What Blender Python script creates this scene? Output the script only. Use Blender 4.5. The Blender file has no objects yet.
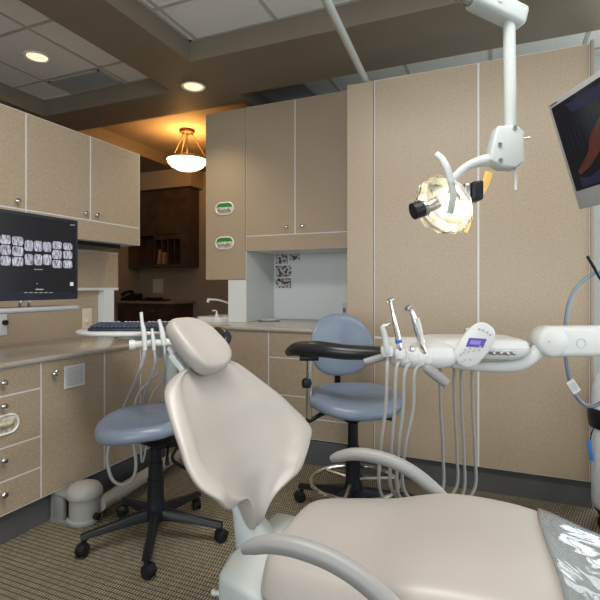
import bpy, bmesh, math, random
from mathutils import Vector, Matrix
random.seed(7)
S = bpy.context.scene
COL = S.collection
pi = math.pi
def V(*a): return Vector(a)

# ------------------------------------------------------------------ camera
CAM = V(0, 0, 1.24); YAW = math.radians(22.8); FPX = 475.0; CX = 300.0; CY = 287.0
FW = V(-math.sin(YAW), math.cos(YAW), 0); RT = V(math.cos(YAW), math.sin(YAW), 0)
cd = bpy.data.cameras.new('camera'); cam = bpy.data.objects.new('camera', cd); COL.objects.link(cam)
cam.location = CAM; cam.rotation_euler = (pi/2, 0, YAW)
cd.sensor_width = 36; cd.lens = FPX/600*36; cd.shift_y = -(300-CY)/600; cd.clip_start = .02
S.camera = cam
# surveying helpers: a sight line of the photograph met with a real plane or taken to a real depth
def ray(u, v): return FW + RT*((u-CX)/FPX) + V(0, 0, (CY-v)/FPX)
def D(u, v, d): return CAM + ray(u, v)*d
def PY(u, v, y): r = ray(u, v); return CAM + r*(y/r.y)
def PX(u, v, x): r = ray(u, v); return CAM + r*(x/r.x)
def PZ(u, v, z): r = ray(u, v); return CAM + r*((z-CAM.z)/r.z)

# ------------------------------------------------------------------ world, big lights, exposure
wd = bpy.data.worlds.new('world'); S.world = wd; wd.use_nodes = True
bg = wd.node_tree.nodes['Background']; bg.inputs[0].default_value = (.80, .90, 1, 1); bg.inputs[1].default_value = 1.0
S.view_settings.view_transform = 'Standard'; S.view_settings.look = 'None'
S.view_settings.gamma = 1; S.view_settings.use_curve_mapping = False
S.view_settings.exposure = 0.53
def area(name, loc, rot, sx, sy, power, color):
    l = bpy.data.lights.new(name, 'AREA'); l.shape = 'RECTANGLE'; l.size = sx; l.size_y = sy; l.energy = power; l.color = color
    o = bpy.data.objects.new(name, l); COL.objects.link(o); o.location = loc; o.rotation_euler = rot; return o
area('daylight_rear_window', (-.6, -2.10, 1.60), (math.radians(90), 0, 0), 3.6, 1.7, 38, (.93, .97, 1))
area('daylight_side_window', (2.60, 1.30, 1.60), (0, math.radians(90), 0), 1.7, 3.4, 24, (.92, .97, 1))
area('film_reflection_fill', (1.65, 4.17, 1.65), (math.radians(-90), 0, 0), 1.6, 1.6, 32, (.93, .97, 1))  # unseen area light, added for bright reflections on the chair's plastic film
area('ceiling_troffer_light', (-.7, .9, 2.90), (0, 0, 0), 1.2, .6, 30, (1, .95, .88))
area('ceiling_troffer_light', (.6, .9, 2.90), (0, 0, 0), 1.2, .6, 18, (1, .95, .88))

# ------------------------------------------------------------------ materials
def mat(name, col, rough=.5, metal=0, spec=.5, emit=0, emit_col=None, trans=0, ior=1.45, alpha=1, coat=0):
    m = bpy.data.materials.new(name); m.use_nodes = True
    b = m.node_tree.nodes['Principled BSDF']
    b.inputs['Base Color'].default_value = (*col, 1); b.inputs['Roughness'].default_value = rough
    b.inputs['Metallic'].default_value = metal; b.inputs['Specular IOR Level'].default_value = spec
    b.inputs['Transmission Weight'].default_value = trans; b.inputs['IOR'].default_value = ior
    b.inputs['Alpha'].default_value = alpha; b.inputs['Coat Weight'].default_value = coat
    if emit:
        b.inputs['Emission Color'].default_value = (*(emit_col or col), 1); b.inputs['Emission Strength'].default_value = emit
    return m
def nodes(m): return m.node_tree.nodes, m.node_tree.links, m.node_tree.nodes['Principled BSDF']
def speckle(m, c1, c2, scale, lo=.35, hi=.65, bump=0, detail=3):
    n, l, b = nodes(m)
    tc = n.new('ShaderNodeNewGeometry'); ns = n.new('ShaderNodeTexNoise'); ns.inputs['Scale'].default_value = scale; ns.inputs['Detail'].default_value = detail
    l.new(tc.outputs['Position'], ns.inputs['Vector'])
    r = n.new('ShaderNodeValToRGB'); r.color_ramp.elements[0].position = lo; r.color_ramp.elements[1].position = hi
    r.color_ramp.elements[0].color = (*c1, 1); r.color_ramp.elements[1].color = (*c2, 1)
    l.new(ns.outputs['Fac'], r.inputs[0]); l.new(r.outputs[0], b.inputs['Base Color'])
    if bump:
        bp = n.new('ShaderNodeBump'); bp.inputs['Strength'].default_value = bump; bp.inputs['Distance'].default_value = .002
        l.new(ns.outputs['Fac'], bp.inputs['Height']); l.new(bp.outputs[0], b.inputs['Normal'])
    return m
M = {}
M['laminate'] = speckle(mat('beige laminate', (.39, .315, .235), .34, spec=.5), (.350, .276, .192), (.455, .368, .265), 150)
M['edge'] = mat('light grey edging', (.66, .66, .65), .35)
M['kick'] = speckle(mat('charcoal plinth', (.09, .09, .095), .5), (.088, .088, .093), (.10, .10, .106), 9)
M['counter'] = speckle(mat('grey beige worktop', (.46, .42, .36), .17, spec=.7), (.42, .38, .325), (.50, .46, .395), 120)
M['wood'] = speckle(mat('dark walnut', (.05, .028, .017), .4), (.050, .029, .018), (.085, .050, .031), 6)
M['white'] = mat('white plastic', (.63, .64, .63), .26)
M['cool'] = mat('pale grey enamel', (.48, .515, .51), .28)
M['whitelam'] = mat('white laminate', (.70, .74, .76), .30)
M['cream'] = mat('cream plastic', (.68, .62, .48), .4)
M['uph'] = speckle(mat('stone vinyl upholstery', (.36, .34, .31), .34, spec=.5), (.338, .314, .288), (.362, .337, .309), 3)
M['arm'] = mat('grey armrest rubber', (.25, .25, .243), .42)
M['blue'] = mat('blue grey vinyl', (.17, .21, .275), .33, spec=.6)
M['black'] = mat('black plastic', (.010, .011, .014), .38, spec=.35)
M['blackvinyl'] = mat('black vinyl', (.018, .018, .022), .3, spec=.7)
M['chrome'] = mat('chrome', (.75, .75, .75), .12, metal=1)
M['steel'] = mat('brushed steel', (.55, .55, .55), .3, metal=1)
M['bronze'] = mat('aged bronze', (.25, .15, .08), .4, metal=1)
M['hose'] = mat('grey silicone hose', (.34, .335, .32), .4)
M['greycase'] = mat('warm grey plastic', (.36, .34, .315), .45)
M['bluehose'] = mat('blue grey cable', (.16, .22, .28), .35)
M['tile'] = speckle(mat('ceiling tile', (.68, .68, .65), .9), (.66, .66, .63), (.70, .70, .67), 60)
M['grid'] = mat('ceiling grid', (.40, .39, .35), .7)
M['taupe'] = speckle(mat('taupe paint', (.18, .15, .105), .6), (.175, .146, .102), (.187, .157, .112), 4)
M['wall'] = speckle(mat('warm beige wall paint', (.34, .28, .20), .8), (.33, .27, .195), (.35, .29, .21), 4)
M['palewall'] = mat('pale wall paint', (.62, .66, .64), .7)
M['screen'] = mat('dark monitor glass', (.010, .011, .016), .25, spec=.4)
M['bezel'] = mat('navy monitor bezel', (.018, .022, .038), .4)
M['silver'] = mat('silver monitor casing', (.36, .36, .37), .4)
M['frosted'] = mat('lit alabaster glass', (.9, .8, .6), .4, emit=1.7, emit_col=(1, .84, .56))
M['lamp'] = mat('lit downlight lens', (.9, .8, .65), .4, emit=.78, emit_col=(1, .80, .52))
M['bulb'] = mat('lit lamp element', (1, .9, .7), .4, emit=4, emit_col=(1, .86, .62))
M['amber'] = mat('lamp lit amber strip', (.8, .5, .15), .4, emit=.35, emit_col=(1, .55, .15))
M['clear'] = mat('clear shield plastic', (.95, .95, .93), .08, trans=1, ior=1.15)
def filmmat():
    m = bpy.data.materials.new('clear protective film'); m.use_nodes = True; n, l = m.node_tree.nodes, m.node_tree.links; n.clear()
    out = n.new('ShaderNodeOutputMaterial'); tr = n.new('ShaderNodeBsdfTransparent'); tr.inputs[0].default_value = (.97, .98, .98, 1)
    gl = n.new('ShaderNodeBsdfGlossy'); gl.inputs['Roughness'].default_value = .07; gl.inputs['Color'].default_value = (.95, .98, 1, 1)
    fr = n.new('ShaderNodeFresnel'); fr.inputs['IOR'].default_value = 1.42; mx = n.new('ShaderNodeMixShader')
    g = n.new('ShaderNodeNewGeometry'); ns = n.new('ShaderNodeTexNoise'); ns.inputs['Scale'].default_value = 6; ns.inputs['Detail'].default_value = 2; ns.inputs['Distortion'].default_value = 1.0
    bp = n.new('ShaderNodeBump'); bp.inputs['Strength'].default_value = .8; bp.inputs['Distance'].default_value = .016
    l.new(g.outputs['Position'], ns.inputs['Vector']); l.new(ns.outputs['Fac'], bp.inputs['Height']); l.new(bp.outputs[0], gl.inputs['Normal']); l.new(bp.outputs[0], fr.inputs['Normal'])
    l.new(fr.outputs[0], mx.inputs[0]); l.new(tr.outputs[0], mx.inputs[1]); l.new(gl.outputs[0], mx.inputs[2]); df = n.new('ShaderNodeBsdfDiffuse'); df.inputs[0].default_value = (.85, .88, .88, 1); m2 = n.new('ShaderNodeMixShader'); m2.inputs[0].default_value = .07
    l.new(mx.outputs[0], m2.inputs[1]); l.new(df.outputs[0], m2.inputs[2]); l.new(m2.outputs[0], out.inputs[0]); return m
M['film'] = filmmat()
M['green'] = mat('green carton', (.03, .22, .05), .5)
M['paper'] = mat('white paper', (.75, .76, .74), .6)
M['purple'] = mat('violet display', (.07, .05, .25), .3, emit=.22, emit_col=(.14, .09, .45))
M['bluetag'] = mat('bright blue plastic', (.02, .16, .55), .4)
M['lightblue'] = mat('pale blue cylinder plastic', (.66, .73, .78), .3)
M['greygloss'] = mat('grey button', (.42, .42, .44), .4)
M['dark'] = mat('dark recess', (.02, .02, .02), .8)
M['vent'] = mat('dull grey vent metal', (.30, .31, .315), .6)
M['paperpic'] = speckle(mat('printed photographs of teeth', (.5, .5, .5), .5), (.06, .045, .04), (.62, .60, .60), 34, .44, .54)
M['tissue'] = speckle(mat('cream gloves', (.6, .55, .42), .7), (.35, .32, .22), (.72, .68, .55), 45)
M['ring'] = mat('white slot ring', (.78, .78, .74), .35)
M['tan'] = mat('tan book cover', (.36, .20, .12), .6)
# x-ray picture on a screen (gives off light)
def xray():
    m = mat('radiograph picture', (.02, .02, .02), .3); n, l, b = nodes(m)
    g = n.new('ShaderNodeNewGeometry'); mp = n.new('ShaderNodeMapping'); mp.inputs['Scale'].default_value = (1, 130, 38)
    ns = n.new('ShaderNodeTexNoise'); ns.inputs['Scale'].default_value = 1; ns.inputs['Detail'].default_value = 4
    l.new(g.outputs['Position'], mp.inputs[0]); l.new(mp.outputs[0], ns.inputs['Vector'])
    r = n.new('ShaderNodeValToRGB'); r.color_ramp.elements[0].position = .34; r.color_ramp.elements[1].position = .66
    r.color_ramp.elements[0].color = (.035, .035, .055, 1); r.color_ramp.elements[1].color = (.62, .62, .72, 1)
    l.new(ns.outputs['Fac'], r.inputs[0]); l.new(r.outputs[0], b.inputs['Emission Color']); b.inputs['Emission Strength'].default_value = .75
    return m
M['xray'] = xray()
M['glyph'] = mat('white screen glyphs', (.1, .1, .1), .4, emit=.3, emit_col=(.8, .8, .85))
M['redpic'] = speckle(mat('red screen picture', (.05, .01, .01), .4, emit=.05, emit_col=(.6, .12, .07)), (.008, .006, .006), (.045, .014, .010), 30)
M['bluepic'] = mat('dark blue screen picture', (.01, .012, .03), .4, emit=.02, emit_col=(.10, .14, .5))
# loop pile carpet in rows
def carpet():
    m = mat('ribbed loop carpet', (.2, .17, .13), .95, spec=.1); n, l, b = nodes(m)
    g = n.new('ShaderNodeNewGeometry'); mp = n.new('ShaderNodeMapping'); mp.inputs['Rotation'].default_value = (0, 0, math.radians(0))
    l.new(g.outputs['Position'], mp.inputs[0])
    br = n.new('ShaderNodeTexBrick'); br.inputs['Scale'].default_value = 1
    br.inputs['Brick Width'].default_value = .0135; br.inputs['Row Height'].default_value = .026; br.inputs['Mortar Size'].default_value = .0034
    br.inputs['Mortar Smooth'].default_value = .7; br.offset = .5
    br.inputs['Color1'].default_value = (.47, .41, .29, 1); br.inputs['Color2'].default_value = (.36, .31, .215, 1); br.inputs['Mortar'].default_value = (.075, .062, .045, 1)
    l.new(mp.outputs[0], br.inputs['Vector'])
    ns = n.new('ShaderNodeTexNoise'); ns.inputs['Scale'].default_value = 220; l.new(g.outputs['Position'], ns.inputs['Vector'])
    mx = n.new('ShaderNodeMixRGB'); mx.blend_type = 'MULTIPLY'; mx.inputs[0].default_value = .45
    l.new(br.outputs['Color'], mx.inputs[1]); l.new(ns.outputs['Fac'], mx.inputs[2]); l.new(mx.outputs[0], b.inputs['Base Color'])
    bp = n.new('ShaderNodeBump'); bp.inputs['Distance'].default_value = .004; bp.invert = True
    l.new(br.outputs['Fac'], bp.inputs['Height']); l.new(bp.outputs[0], b.inputs['Normal'])
    return m
M['carpet'] = carpet()
# wrinkled film bump
def wr(m, sc, st, dist):
    n, l, b = nodes(m); g = n.new('ShaderNodeNewGeometry'); ns = n.new('ShaderNodeTexNoise'); ns.inputs['Scale'].default_value = sc; ns.inputs['Detail'].default_value = 2; ns.inputs['Distortion'].default_value = .8
    l.new(g.outputs['Position'], ns.inputs['Vector']); bp = n.new('ShaderNodeBump'); bp.inputs['Strength'].default_value = st; bp.inputs['Distance'].default_value = dist
    l.new(ns.outputs['Fac'], bp.inputs['Height']); l.new(bp.outputs[0], b.inputs['Normal'])

# ------------------------------------------------------------------ mesh helpers
ORG = {}
def catmull(pts, k=6):
    pts = [Vector(p) for p in pts]; out = []
    for i in range(len(pts)-1):
        p0 = pts[i-1] if i else pts[0]*2-pts[1]; p1, p2 = pts[i], pts[i+1]
        p3 = pts[i+2] if i+2 < len(pts) else p2*2-p1
        for j in range(k):
            t = j/k
            out.append(.5*((2*p1)+(p2-p0)*t+(2*p0-5*p1+4*p2-p3)*t*t+(3*p1-p0-3*p2+p3)*t**3))
    out.append(pts[-1]); return out
def basis(d, up=None):
    d = d.normalized(); up = up or (V(0, 0, 1) if abs(d.z) < .95 else V(1, 0, 0))
    x = up.cross(d).normalized(); y = d.cross(x).normalized(); return x, y
class MB:
    def __init__(s): s.bm = bmesh.new()
    def box(s, x0, x1, y0, y1, z0, z1, bev=0, seg=1):
        b = bmesh.new(); bmesh.ops.create_cube(b, size=1)
        for v in b.verts: v.co = V((x0+x1)/2+v.co.x*(x1-x0), (y0+y1)/2+v.co.y*(y1-y0), (z0+z1)/2+v.co.z*(z1-z0))
        if bev: bmesh.ops.bevel(b, geom=b.edges[:], offset=bev, segments=seg, profile=.5, affect='EDGES')
        s.merge(b); return s
    def obox(s, c, ax, ay, az, hx, hy, hz, bev=0, seg=2):
        b = bmesh.new(); bmesh.ops.create_cube(b, size=2)
        ax, ay, az = ax.normalized(), ay.normalized(), az.normalized()
        for v in b.verts: v.co = V(v.co.x*hx, v.co.y*hy, v.co.z*hz)
        if bev: bmesh.ops.bevel(b, geom=b.edges[:], offset=bev, segments=seg, profile=.5, affect='EDGES')
        for v in b.verts: v.co = c + ax*v.co.x + ay*v.co.y + az*v.co.z
        s.merge(b); return s
    def merge(s, b):
        me = bpy.data.meshes.new('t'); b.to_mesh(me); b.free(); s.bm.from_mesh(me); bpy.data.meshes.remove(me)
    def rings(s, rs, cap=True, closed=False):
        bm = s.bm; vr = [[bm.verts.new(p) for p in r] for r in rs]; n = len(rs[0])
        m = len(vr)
        for i in range(m if closed else m-1):
            a, b = vr[i], vr[(i+1) % m]
            for j in range(n):
                bm.faces.new((a[j], a[(j+1) % n], b[(j+1) % n], b[j]))
        if cap and not closed:
            bm.faces.new(list(reversed(vr[0]))); bm.faces.new(vr[-1])
        return s
    def cyl(s, p0, p1, r0, r1=None, n=24):
        r1 = r0 if r1 is None else r1; x, y = basis(Vector(p1)-Vector(p0))
        return s.rings([[Vector(p)+x*r*math.cos(2*pi*j/n)+y*r*math.sin(2*pi*j/n) for j in range(n)] for p, r in ((p0, r0), (p1, r1))])
    def tube(s, pts, r, n=12, k=6, closed=False, flat=1, up=None):
        P = catmull(pts, k) if k > 1 else [Vector(p) for p in pts]; m = len(P)
        if closed: P = P[:-1]; m -= 1
        rr = r if isinstance(r, (list, tuple)) else [r]
        out = []; px = None
        for i, p in enumerate(P):
            d = (P[(i+1) % m]-P[i-1]) if closed else (P[min(i+1, m-1)]-P[max(i-1, 0)])
            d = d.normalized()
            if px is None: x, y = basis(d, up)
            else:
                x = (px - d*px.dot(d)).normalized(); y = d.cross(x).normalized()
            px = x
            f = i/(max(m-1, 1))*(len(rr)-1); a = int(min(f, len(rr)-1)); b2 = min(a+1, len(rr)-1); R = rr[a]+(rr[b2]-rr[a])*(f-a)
            out.append([p+x*R*math.cos(2*pi*j/n)+y*R*flat*math.sin(2*pi*j/n) for j in range(n)])
        return s.rings(out, closed=closed)
    def lathe(s, prof, o, ax=V(0, 0, 1), n=32, xdir=None, sx=1, sy=1, cap=True):
        x, y = basis(ax, xdir); ax = ax.normalized(); o = Vector(o)
        return s.rings([[o+ax*h+x*r*sx*math.cos(2*pi*j/n)+y*r*sy*math.sin(2*pi*j/n) for j in range(n)] for r, h in prof], cap=cap)
    def prism(s, poly, vec, bev=0, seg=2):
        b = bmesh.new(); vec = Vector(vec)
        a = [b.verts.new(Vector(p)) for p in poly]; c = [b.verts.new(Vector(p)+vec) for p in poly]; n = len(poly)
        b.faces.new(a); b.faces.new(list(reversed(c)))
        for i in range(n): b.faces.new((a[i], c[i], c[(i+1) % n], a[(i+1) % n]))
        bmesh.ops.recalc_face_normals(b, faces=b.faces[:])
        if bev:
            es = [e for e in b.edges if len(e.link_faces) == 2 and e.calc_face_angle(0) > .9]
            bmesh.ops.bevel(b, geom=es, offset=bev, segments=seg, profile=.5, affect='EDGES')
        s.merge(b); return s
    def ball(s, c, r, sx=1, sy=1, sz=1, n=20):
        b = bmesh.new(); bmesh.ops.create_uvsphere(b, u_segments=n, v_segments=n//2+2, radius=r)
        for v in b.verts: v.co = Vector(c)+V(v.co.x*sx, v.co.y*sy, v.co.z*sz)
        s.merge(b); return s
    def grid(s, f, nu, nv):
        vs = [[s.bm.verts.new(f(i/nu, j/nv)) for j in range(nv+1)] for i in range(nu+1)]
        for i in range(nu):
            for j in range(nv): s.bm.faces.new((vs[i][j], vs[i+1][j], vs[i+1][j+1], vs[i][j+1]))
        return s
    def shell(s, f, g, nu, nv):     # closed solid between surface f (front) and g (back)
        A = [[s.bm.verts.new(f(i/nu, j/nv)) for j in range(nv+1)] for i in range(nu+1)]
        B = [[s.bm.verts.new(g(i/nu, j/nv)) for j in range(nv+1)] for i in range(nu+1)]
        for i in range(nu):
            for j in range(nv):
                s.bm.faces.new((A[i][j], A[i+1][j], A[i+1][j+1], A[i][j+1])); s.bm.faces.new((B[i][j], B[i][j+1], B[i+1][j+1], B[i+1][j]))
        bd = [(i, 0) for i in range(nu)]+[(nu, j) for j in range(nv)]+[(i, nv) for i in range(nu, 0, -1)]+[(0, j) for j in range(nv, 0, -1)]
        for k in range(len(bd)):
            (a, b), (c, d) = bd[k], bd[(k+1) % len(bd)]
            s.bm.faces.new((A[a][b], B[a][b], B[c][d], A[c][d]))
        return s
    def build(s, name, m, parent=None, smooth=35, sub=0, label=None, bev=0):
        bm = s.bm; bmesh.ops.remove_doubles(bm, verts=bm.verts[:], dist=1e-5)
        bmesh.ops.recalc_face_normals(bm, faces=bm.faces[:])
        if sub:
            pass
        if parent is not None: o3 = ORG[parent.name]
        else:
            xs = [v.co for v in bm.verts]
            o3 = V((min(v.x for v in xs)+max(v.x for v in xs))/2, (min(v.y for v in xs)+max(v.y for v in xs))/2, min(v.z for v in xs))
        for v in bm.verts: v.co -= o3
        me = bpy.data.meshes.new(name); bm.to_mesh(me); bm.free()
        me.materials.append(M[m] if isinstance(m, str) else m)
        if smooth:
            me.shade_smooth(); me.set_sharp_from_angle(angle=math.radians(smooth))
        o = bpy.data.objects.new(name, me); COL.objects.link(o)
        if parent is not None: o.parent = parent; ORG[o.name] = o3.copy()
        else: o.location = o3; ORG[o.name] = o3.copy()
        if sub:
            md = o.modifiers.new('subdivision', 'SUBSURF'); md.levels = sub; md.render_levels = sub
        if label: o['label'] = label
        return o
def thing(name, label, cat, loc, group=None):
    o = bpy.data.objects.new(name, None); COL.objects.link(o); o.location = loc; o.empty_display_size = .05
    ORG[o.name] = Vector(loc); o['label'] = label; o['category'] = cat
    if group: o['group'] = group
    return o
def tag(o, label, cat, group=None):
    o['label'] = label; o['category'] = cat
    if group: o['group'] = group
    return o
def struct(o): o['kind'] = 'structure'; return o
def dup(root, delta, label):
    r = root.copy(); COL.objects.link(r); r.location = root.location+Vector(delta); r['label'] = label
    ORG[r.name] = ORG[root.name]+Vector(delta)
    for ch in list(root.children):
        c = ch.copy(); COL.objects.link(c); c.parent = r
        for g in list(ch.children):
            d = g.copy(); COL.objects.link(d); d.parent = c
    return r
def stadium(cx, cz, hw, hh, n=10):
    pts = []; r = hh; a = hw-hh
    for k in range(n+1): t = -pi/2+pi*k/n; pts.append((cx+a+r*math.cos(t), cz+r*math.sin(t)))
    for k in range(n+1): t = pi/2+pi*k/n; pts.append((cx-a+r*math.cos(t), cz+r*math.sin(t)))
    return pts

# ------------------------------------------------------------------ structure
X0, X1, Y0, Y1 = -4.8, 2.7, -2.2, 5.42
ZS, ZC = 2.80, 2.945
struct(MB().box(X0, X1, Y0, Y1, -.08, 0).build('floor', 'carpet', smooth=0))
# dropped soffit with the raised coffers
HOLES = [(-1.98, 1.6, -.8, 2.74), (-3.83, -2.41, .3, 3.10), (-1.95, 2.2, 3.36, 4.45), (-3.93, -2.0, 3.52, 5.2)]
def soffit():
    xs = sorted({X0, X1, *[h[0] for h in HOLES], *[h[1] for h in HOLES]}); ys = sorted({Y0, Y1, *[h[2] for h in HOLES], *[h[3] for h in HOLES]})
    full = lambda x, y: not any(a < x < b and c < y < d for a, b, c, d in HOLES) and X0 < x < X1 and Y0 < y < Y1
    m = MB()
    for i in range(len(xs)-1):
        for j in range(len(ys)-1):
            x, y = (xs[i]+xs[i+1])/2, (ys[j]+ys[j+1])/2
            if full(x, y): m.box(xs[i], xs[i+1], ys[j], ys[j+1], ZS, ZC+.1)
    b = m.bm; bmesh.ops.remove_doubles(b, verts=b.verts[:], dist=1e-5)
    seen = {}
    for f in b.faces:
        seen.setdefault(tuple(sorted(v.index for v in f.verts)), []).append(f)
    b.verts.index_update()
    seen = {}
    for f in b.faces: seen.setdefault(tuple(sorted(v.index for v in f.verts)), []).append(f)
    bmesh.ops.delete(b, geom=[f for fs in seen.values() if len(fs) > 1 for f in fs], context='FACES_ONLY')
    return m
struct(soffit().build('ceiling', 'taupe', smooth=0))
def tiled(hole, gx, gy, mcol='tile'):
    a, b, c, d = hole; e = .002
    ce = struct(MB().box(a, b, c, d, ZC, ZC+.04).build('ceiling', mcol, smooth=0))
    m = MB(); w = .012
    x = gx
    while x-.61 > a: x -= .61
    while x < b:
        if x > a+.02: m.box(x-w, x+w, c, d, ZC-.004, ZC+.001)
        x += .61
    y = gy
    while y-.61 > c: y -= .61
    while y < d:
        if y > c+.02: m.box(a, b, y-w, y+w, ZC-.0035, ZC+.001)
        y += .61
    m.box(a, b, c, c+.02, ZC-.005, ZC); m.box(a, b, d-.02, d, ZC-.005, ZC); m.box(a, a+.02, c, d, ZC-.005, ZC); m.box(b-.02, b, c, d, ZC-.005, ZC)
    m.build('ceiling_grid', 'grid', ce, smooth=0)
tiled(HOLES[0], -1.31, 2.34); tiled(HOLES[1], -2.86, 2.79); tiled(HOLES[2], -.67, 3.95)
struct(MB().box(*HOLES[3], ZC, ZC+.04).build('ceiling', 'wall', smooth=0))
T = .12
struct(MB().box(X0-T, X0, Y0, Y1, 0, 3.05).build('wall_left', 'wall', smooth=0))
struct(MB().box(X0, X1, Y1, Y1+T, 0, 3.05).build('wall_back', 'wall', smooth=0))
def windowed(axis, p, a, b, w0, w1, z0, z1, name, wname):
    m = MB(); q = p+(T if axis == 'x' else -T); lo, hi = min(p, q), max(p, q)
    def bx(s0, s1, c0, c1):
        if axis == 'x': m.box(lo, hi, s0, s1, c0, c1)
        else: m.box(s0, s1, lo, hi, c0, c1)
    bx(a, w0, 0, 3.05); bx(w1, b, 0, 3.05); bx(w0, w1, 0, z0); bx(w0, w1, z1, 3.05)
    struct(m.build(name, 'palewall', smooth=0))
    f = MB(); k = .05; md = (lo+hi)/2
    def fb(s0, s1, c0, c1):
        if axis == 'x': f.box(md-.03, md+.03, s0, s1, c0, c1)
        else: f.box(s0, s1, md-.03, md+.03, c0, c1)
    fb(w0, w0+k, z0, z1); fb(w1-k, w1, z0, z1); fb(w0, w1, z0, z0+k); fb(w0, w1, z1-k, z1)
    for t in (1/3, 2/3): c = w0+(w1-w0)*t; fb(c-k/2, c+k/2, z0, z1)
    struct(f.build(wname, 'white', smooth=0))
windowed('y', Y0, X0, X1, -2.5, 1.3, .75, 2.45, 'wall_near', 'window_1')
windowed('x', X1, Y0, Y1, -.4, 3.0, .75, 2.45, 'wall_right', 'window_2')
# cross wall behind the treatment room cabinets, with the hall wall returning away from it
m = MB(); m.box(-2.36, .80, 4.08, 4.20, 0, 3.0); m.box(2.5, X1, 4.08, 4.20, 0, 3.0); m.box(.80, 2.5, 4.08, 4.20, 0, .8); m.box(.80, 2.5, 4.08, 4.20, 2.5, 3.0)
struct(m.build('wall_front', 'palewall', smooth=0))
m = MB()
for a, b, c, d in ((.80, .86, .8, 2.5), (2.44, 2.5, .8, 2.5), (1.62, 1.68, .8, 2.5), (.80, 2.5, .8, .86), (.80, 2.5, 2.44, 2.5)): m.box(a, b, 4.09, 4.13, c, d)
struct(m.build('added_window', 'white', smooth=0))  # added out-of-view window opening, lets the reflection light reach the film
struct(MB().box(-2.36, -2.24, 4.20, Y1, 0, 2.94).build('wall_hall', 'wall', smooth=0))

# laminate clad partition right of the niche: panels over a recessed plinth
pn = struct(MB().box(-.757, .462, 3.0475, 3.12, .16, 2.588).build('wall_partition', 'edge', smooth=0))
for (a, b) in ((-.752, -.1225), (-.1125, .458)):
    for (c, d) in ((.162, .905), (.918, 2.586)):
        MB().box(a, b, 3.046, 3.060, c, d, .002).build('wall_panel', 'laminate', pn, smooth=0)
MB().box(.462, .478, 3.03, 3.13, .16, 2.60, .002).build('end_strip', 'wall', pn, smooth=0)
po = struct(MB().box(-.938, -.761, 3.040, 4.08, .16, 2.585, .002).build('wall_return', 'laminate', smooth=0))
struct(MB().box(-2.40, .478, 3.085, 3.115, 0, .16).build('baseboard_back', 'kick', smooth=0))
struct(MB().box(-.757, .478, 3.115, 3.12, 0, .16).build('baseboard_partition', 'kick', smooth=0))
tr = struct(MB().box(.60, .66, 3.50, 3.56, 0, 2.94).build('trim_1', 'white', smooth=0))

# left worktop wall: low partition behind the left cabinets
XB = -2.165; XU = -2.465; YE = 2.79
struct(MB().box(-2.90, -2.82, .80, 2.92, 0, 2.2).build('wall_partition_low', 'laminate', smooth=0)) if False else None
lw = struct(MB().box(-2.90, -2.82, .80, 2.90, 0, 1.235).build('wall_side', 'laminate', smooth=0))
lw2 = struct(MB().box(-2.90, -2.82, .80, 2.74, 1.235, 2.225).build('wall_side_upper', 'laminate', smooth=0))
struct(MB().box(-2.82, XB-.045, .88, 2.765, 0, .156).build('baseboard_left', 'kick', smooth=0))

def knob(p, d, par, mt='chrome', s=1.25):
    d = Vector(d)
    return MB().lathe([(.001*s, .0), (.0055*s, .0005), (.0048*s, .010*s), (.011*s, .015*s), (.0125*s, .021*s), (.009*s, .026*s), (.001*s, .0275*s)], p, d, n=20).build('knob', mt, par)
def frontx(par, y0, y1, z0, z1, name='door', x=XB, g=.005, kb=None, th=.018):
    """a door or drawer front facing +X"""
    o = MB().box(x-th, x, y0+g, y1-g, z0+g*.8, z1-g*.8, .001).build(name, 'laminate', par, smooth=0)
    if kb: knob(V(x, kb[0], kb[1]), (1, 0, 0), o)
    return o
def fronty(par, x0, x1, z0, z1, name='door', y=3.13, g=.005, kb=None, th=.018):
    o = MB().box(x0+g, x1-g, y, y+th, z0+g*.8, z1-g*.8, .001).build(name, 'laminate', par, smooth=0)
    if kb: knob(V(kb[0], y, kb[1]), (0, -1, 0), o)
    return o
def slotx(par, x, cy, cz, hw, hh):
    """oval dispenser slot with white ring and the gloves in it, facing +X"""
    o, i = stadium(cy, cz, hw, hh), stadium(cy, cz, hw-.012, hh-.012)
    m = MB(); r = [[V(x+dx, p[0], p[1]) for p in q] for dx, q in ((.001, o), (.006, stadium(cy, cz, hw-.002, hh-.002)), (.007, stadium(cy, cz, hw-.007, hh-.007)), (.001, i))]
    m.rings(r, cap=False); sr = m.build('dispenser_ring', 'ring', par, smooth=60)
    MB().prism([V(x+.0008, *p) for p in i], (.0012, 0, 0)).build('slot', 'tissue', sr, smooth=0)
    lump = MB()
    for k in range(7):
        t = (k-3)/3; lump.tube([V(x+.003, cy+t*(hw-.05)-.02, cz-.012*math.cos(k)), V(x+.009, cy+t*(hw-.05), cz+.004), V(x+.003, cy+t*(hw-.05)+.02, cz-.014)], [.004, .011, .004], n=8, k=4)
    lump.build('glove', 'tissue', sr)
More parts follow.
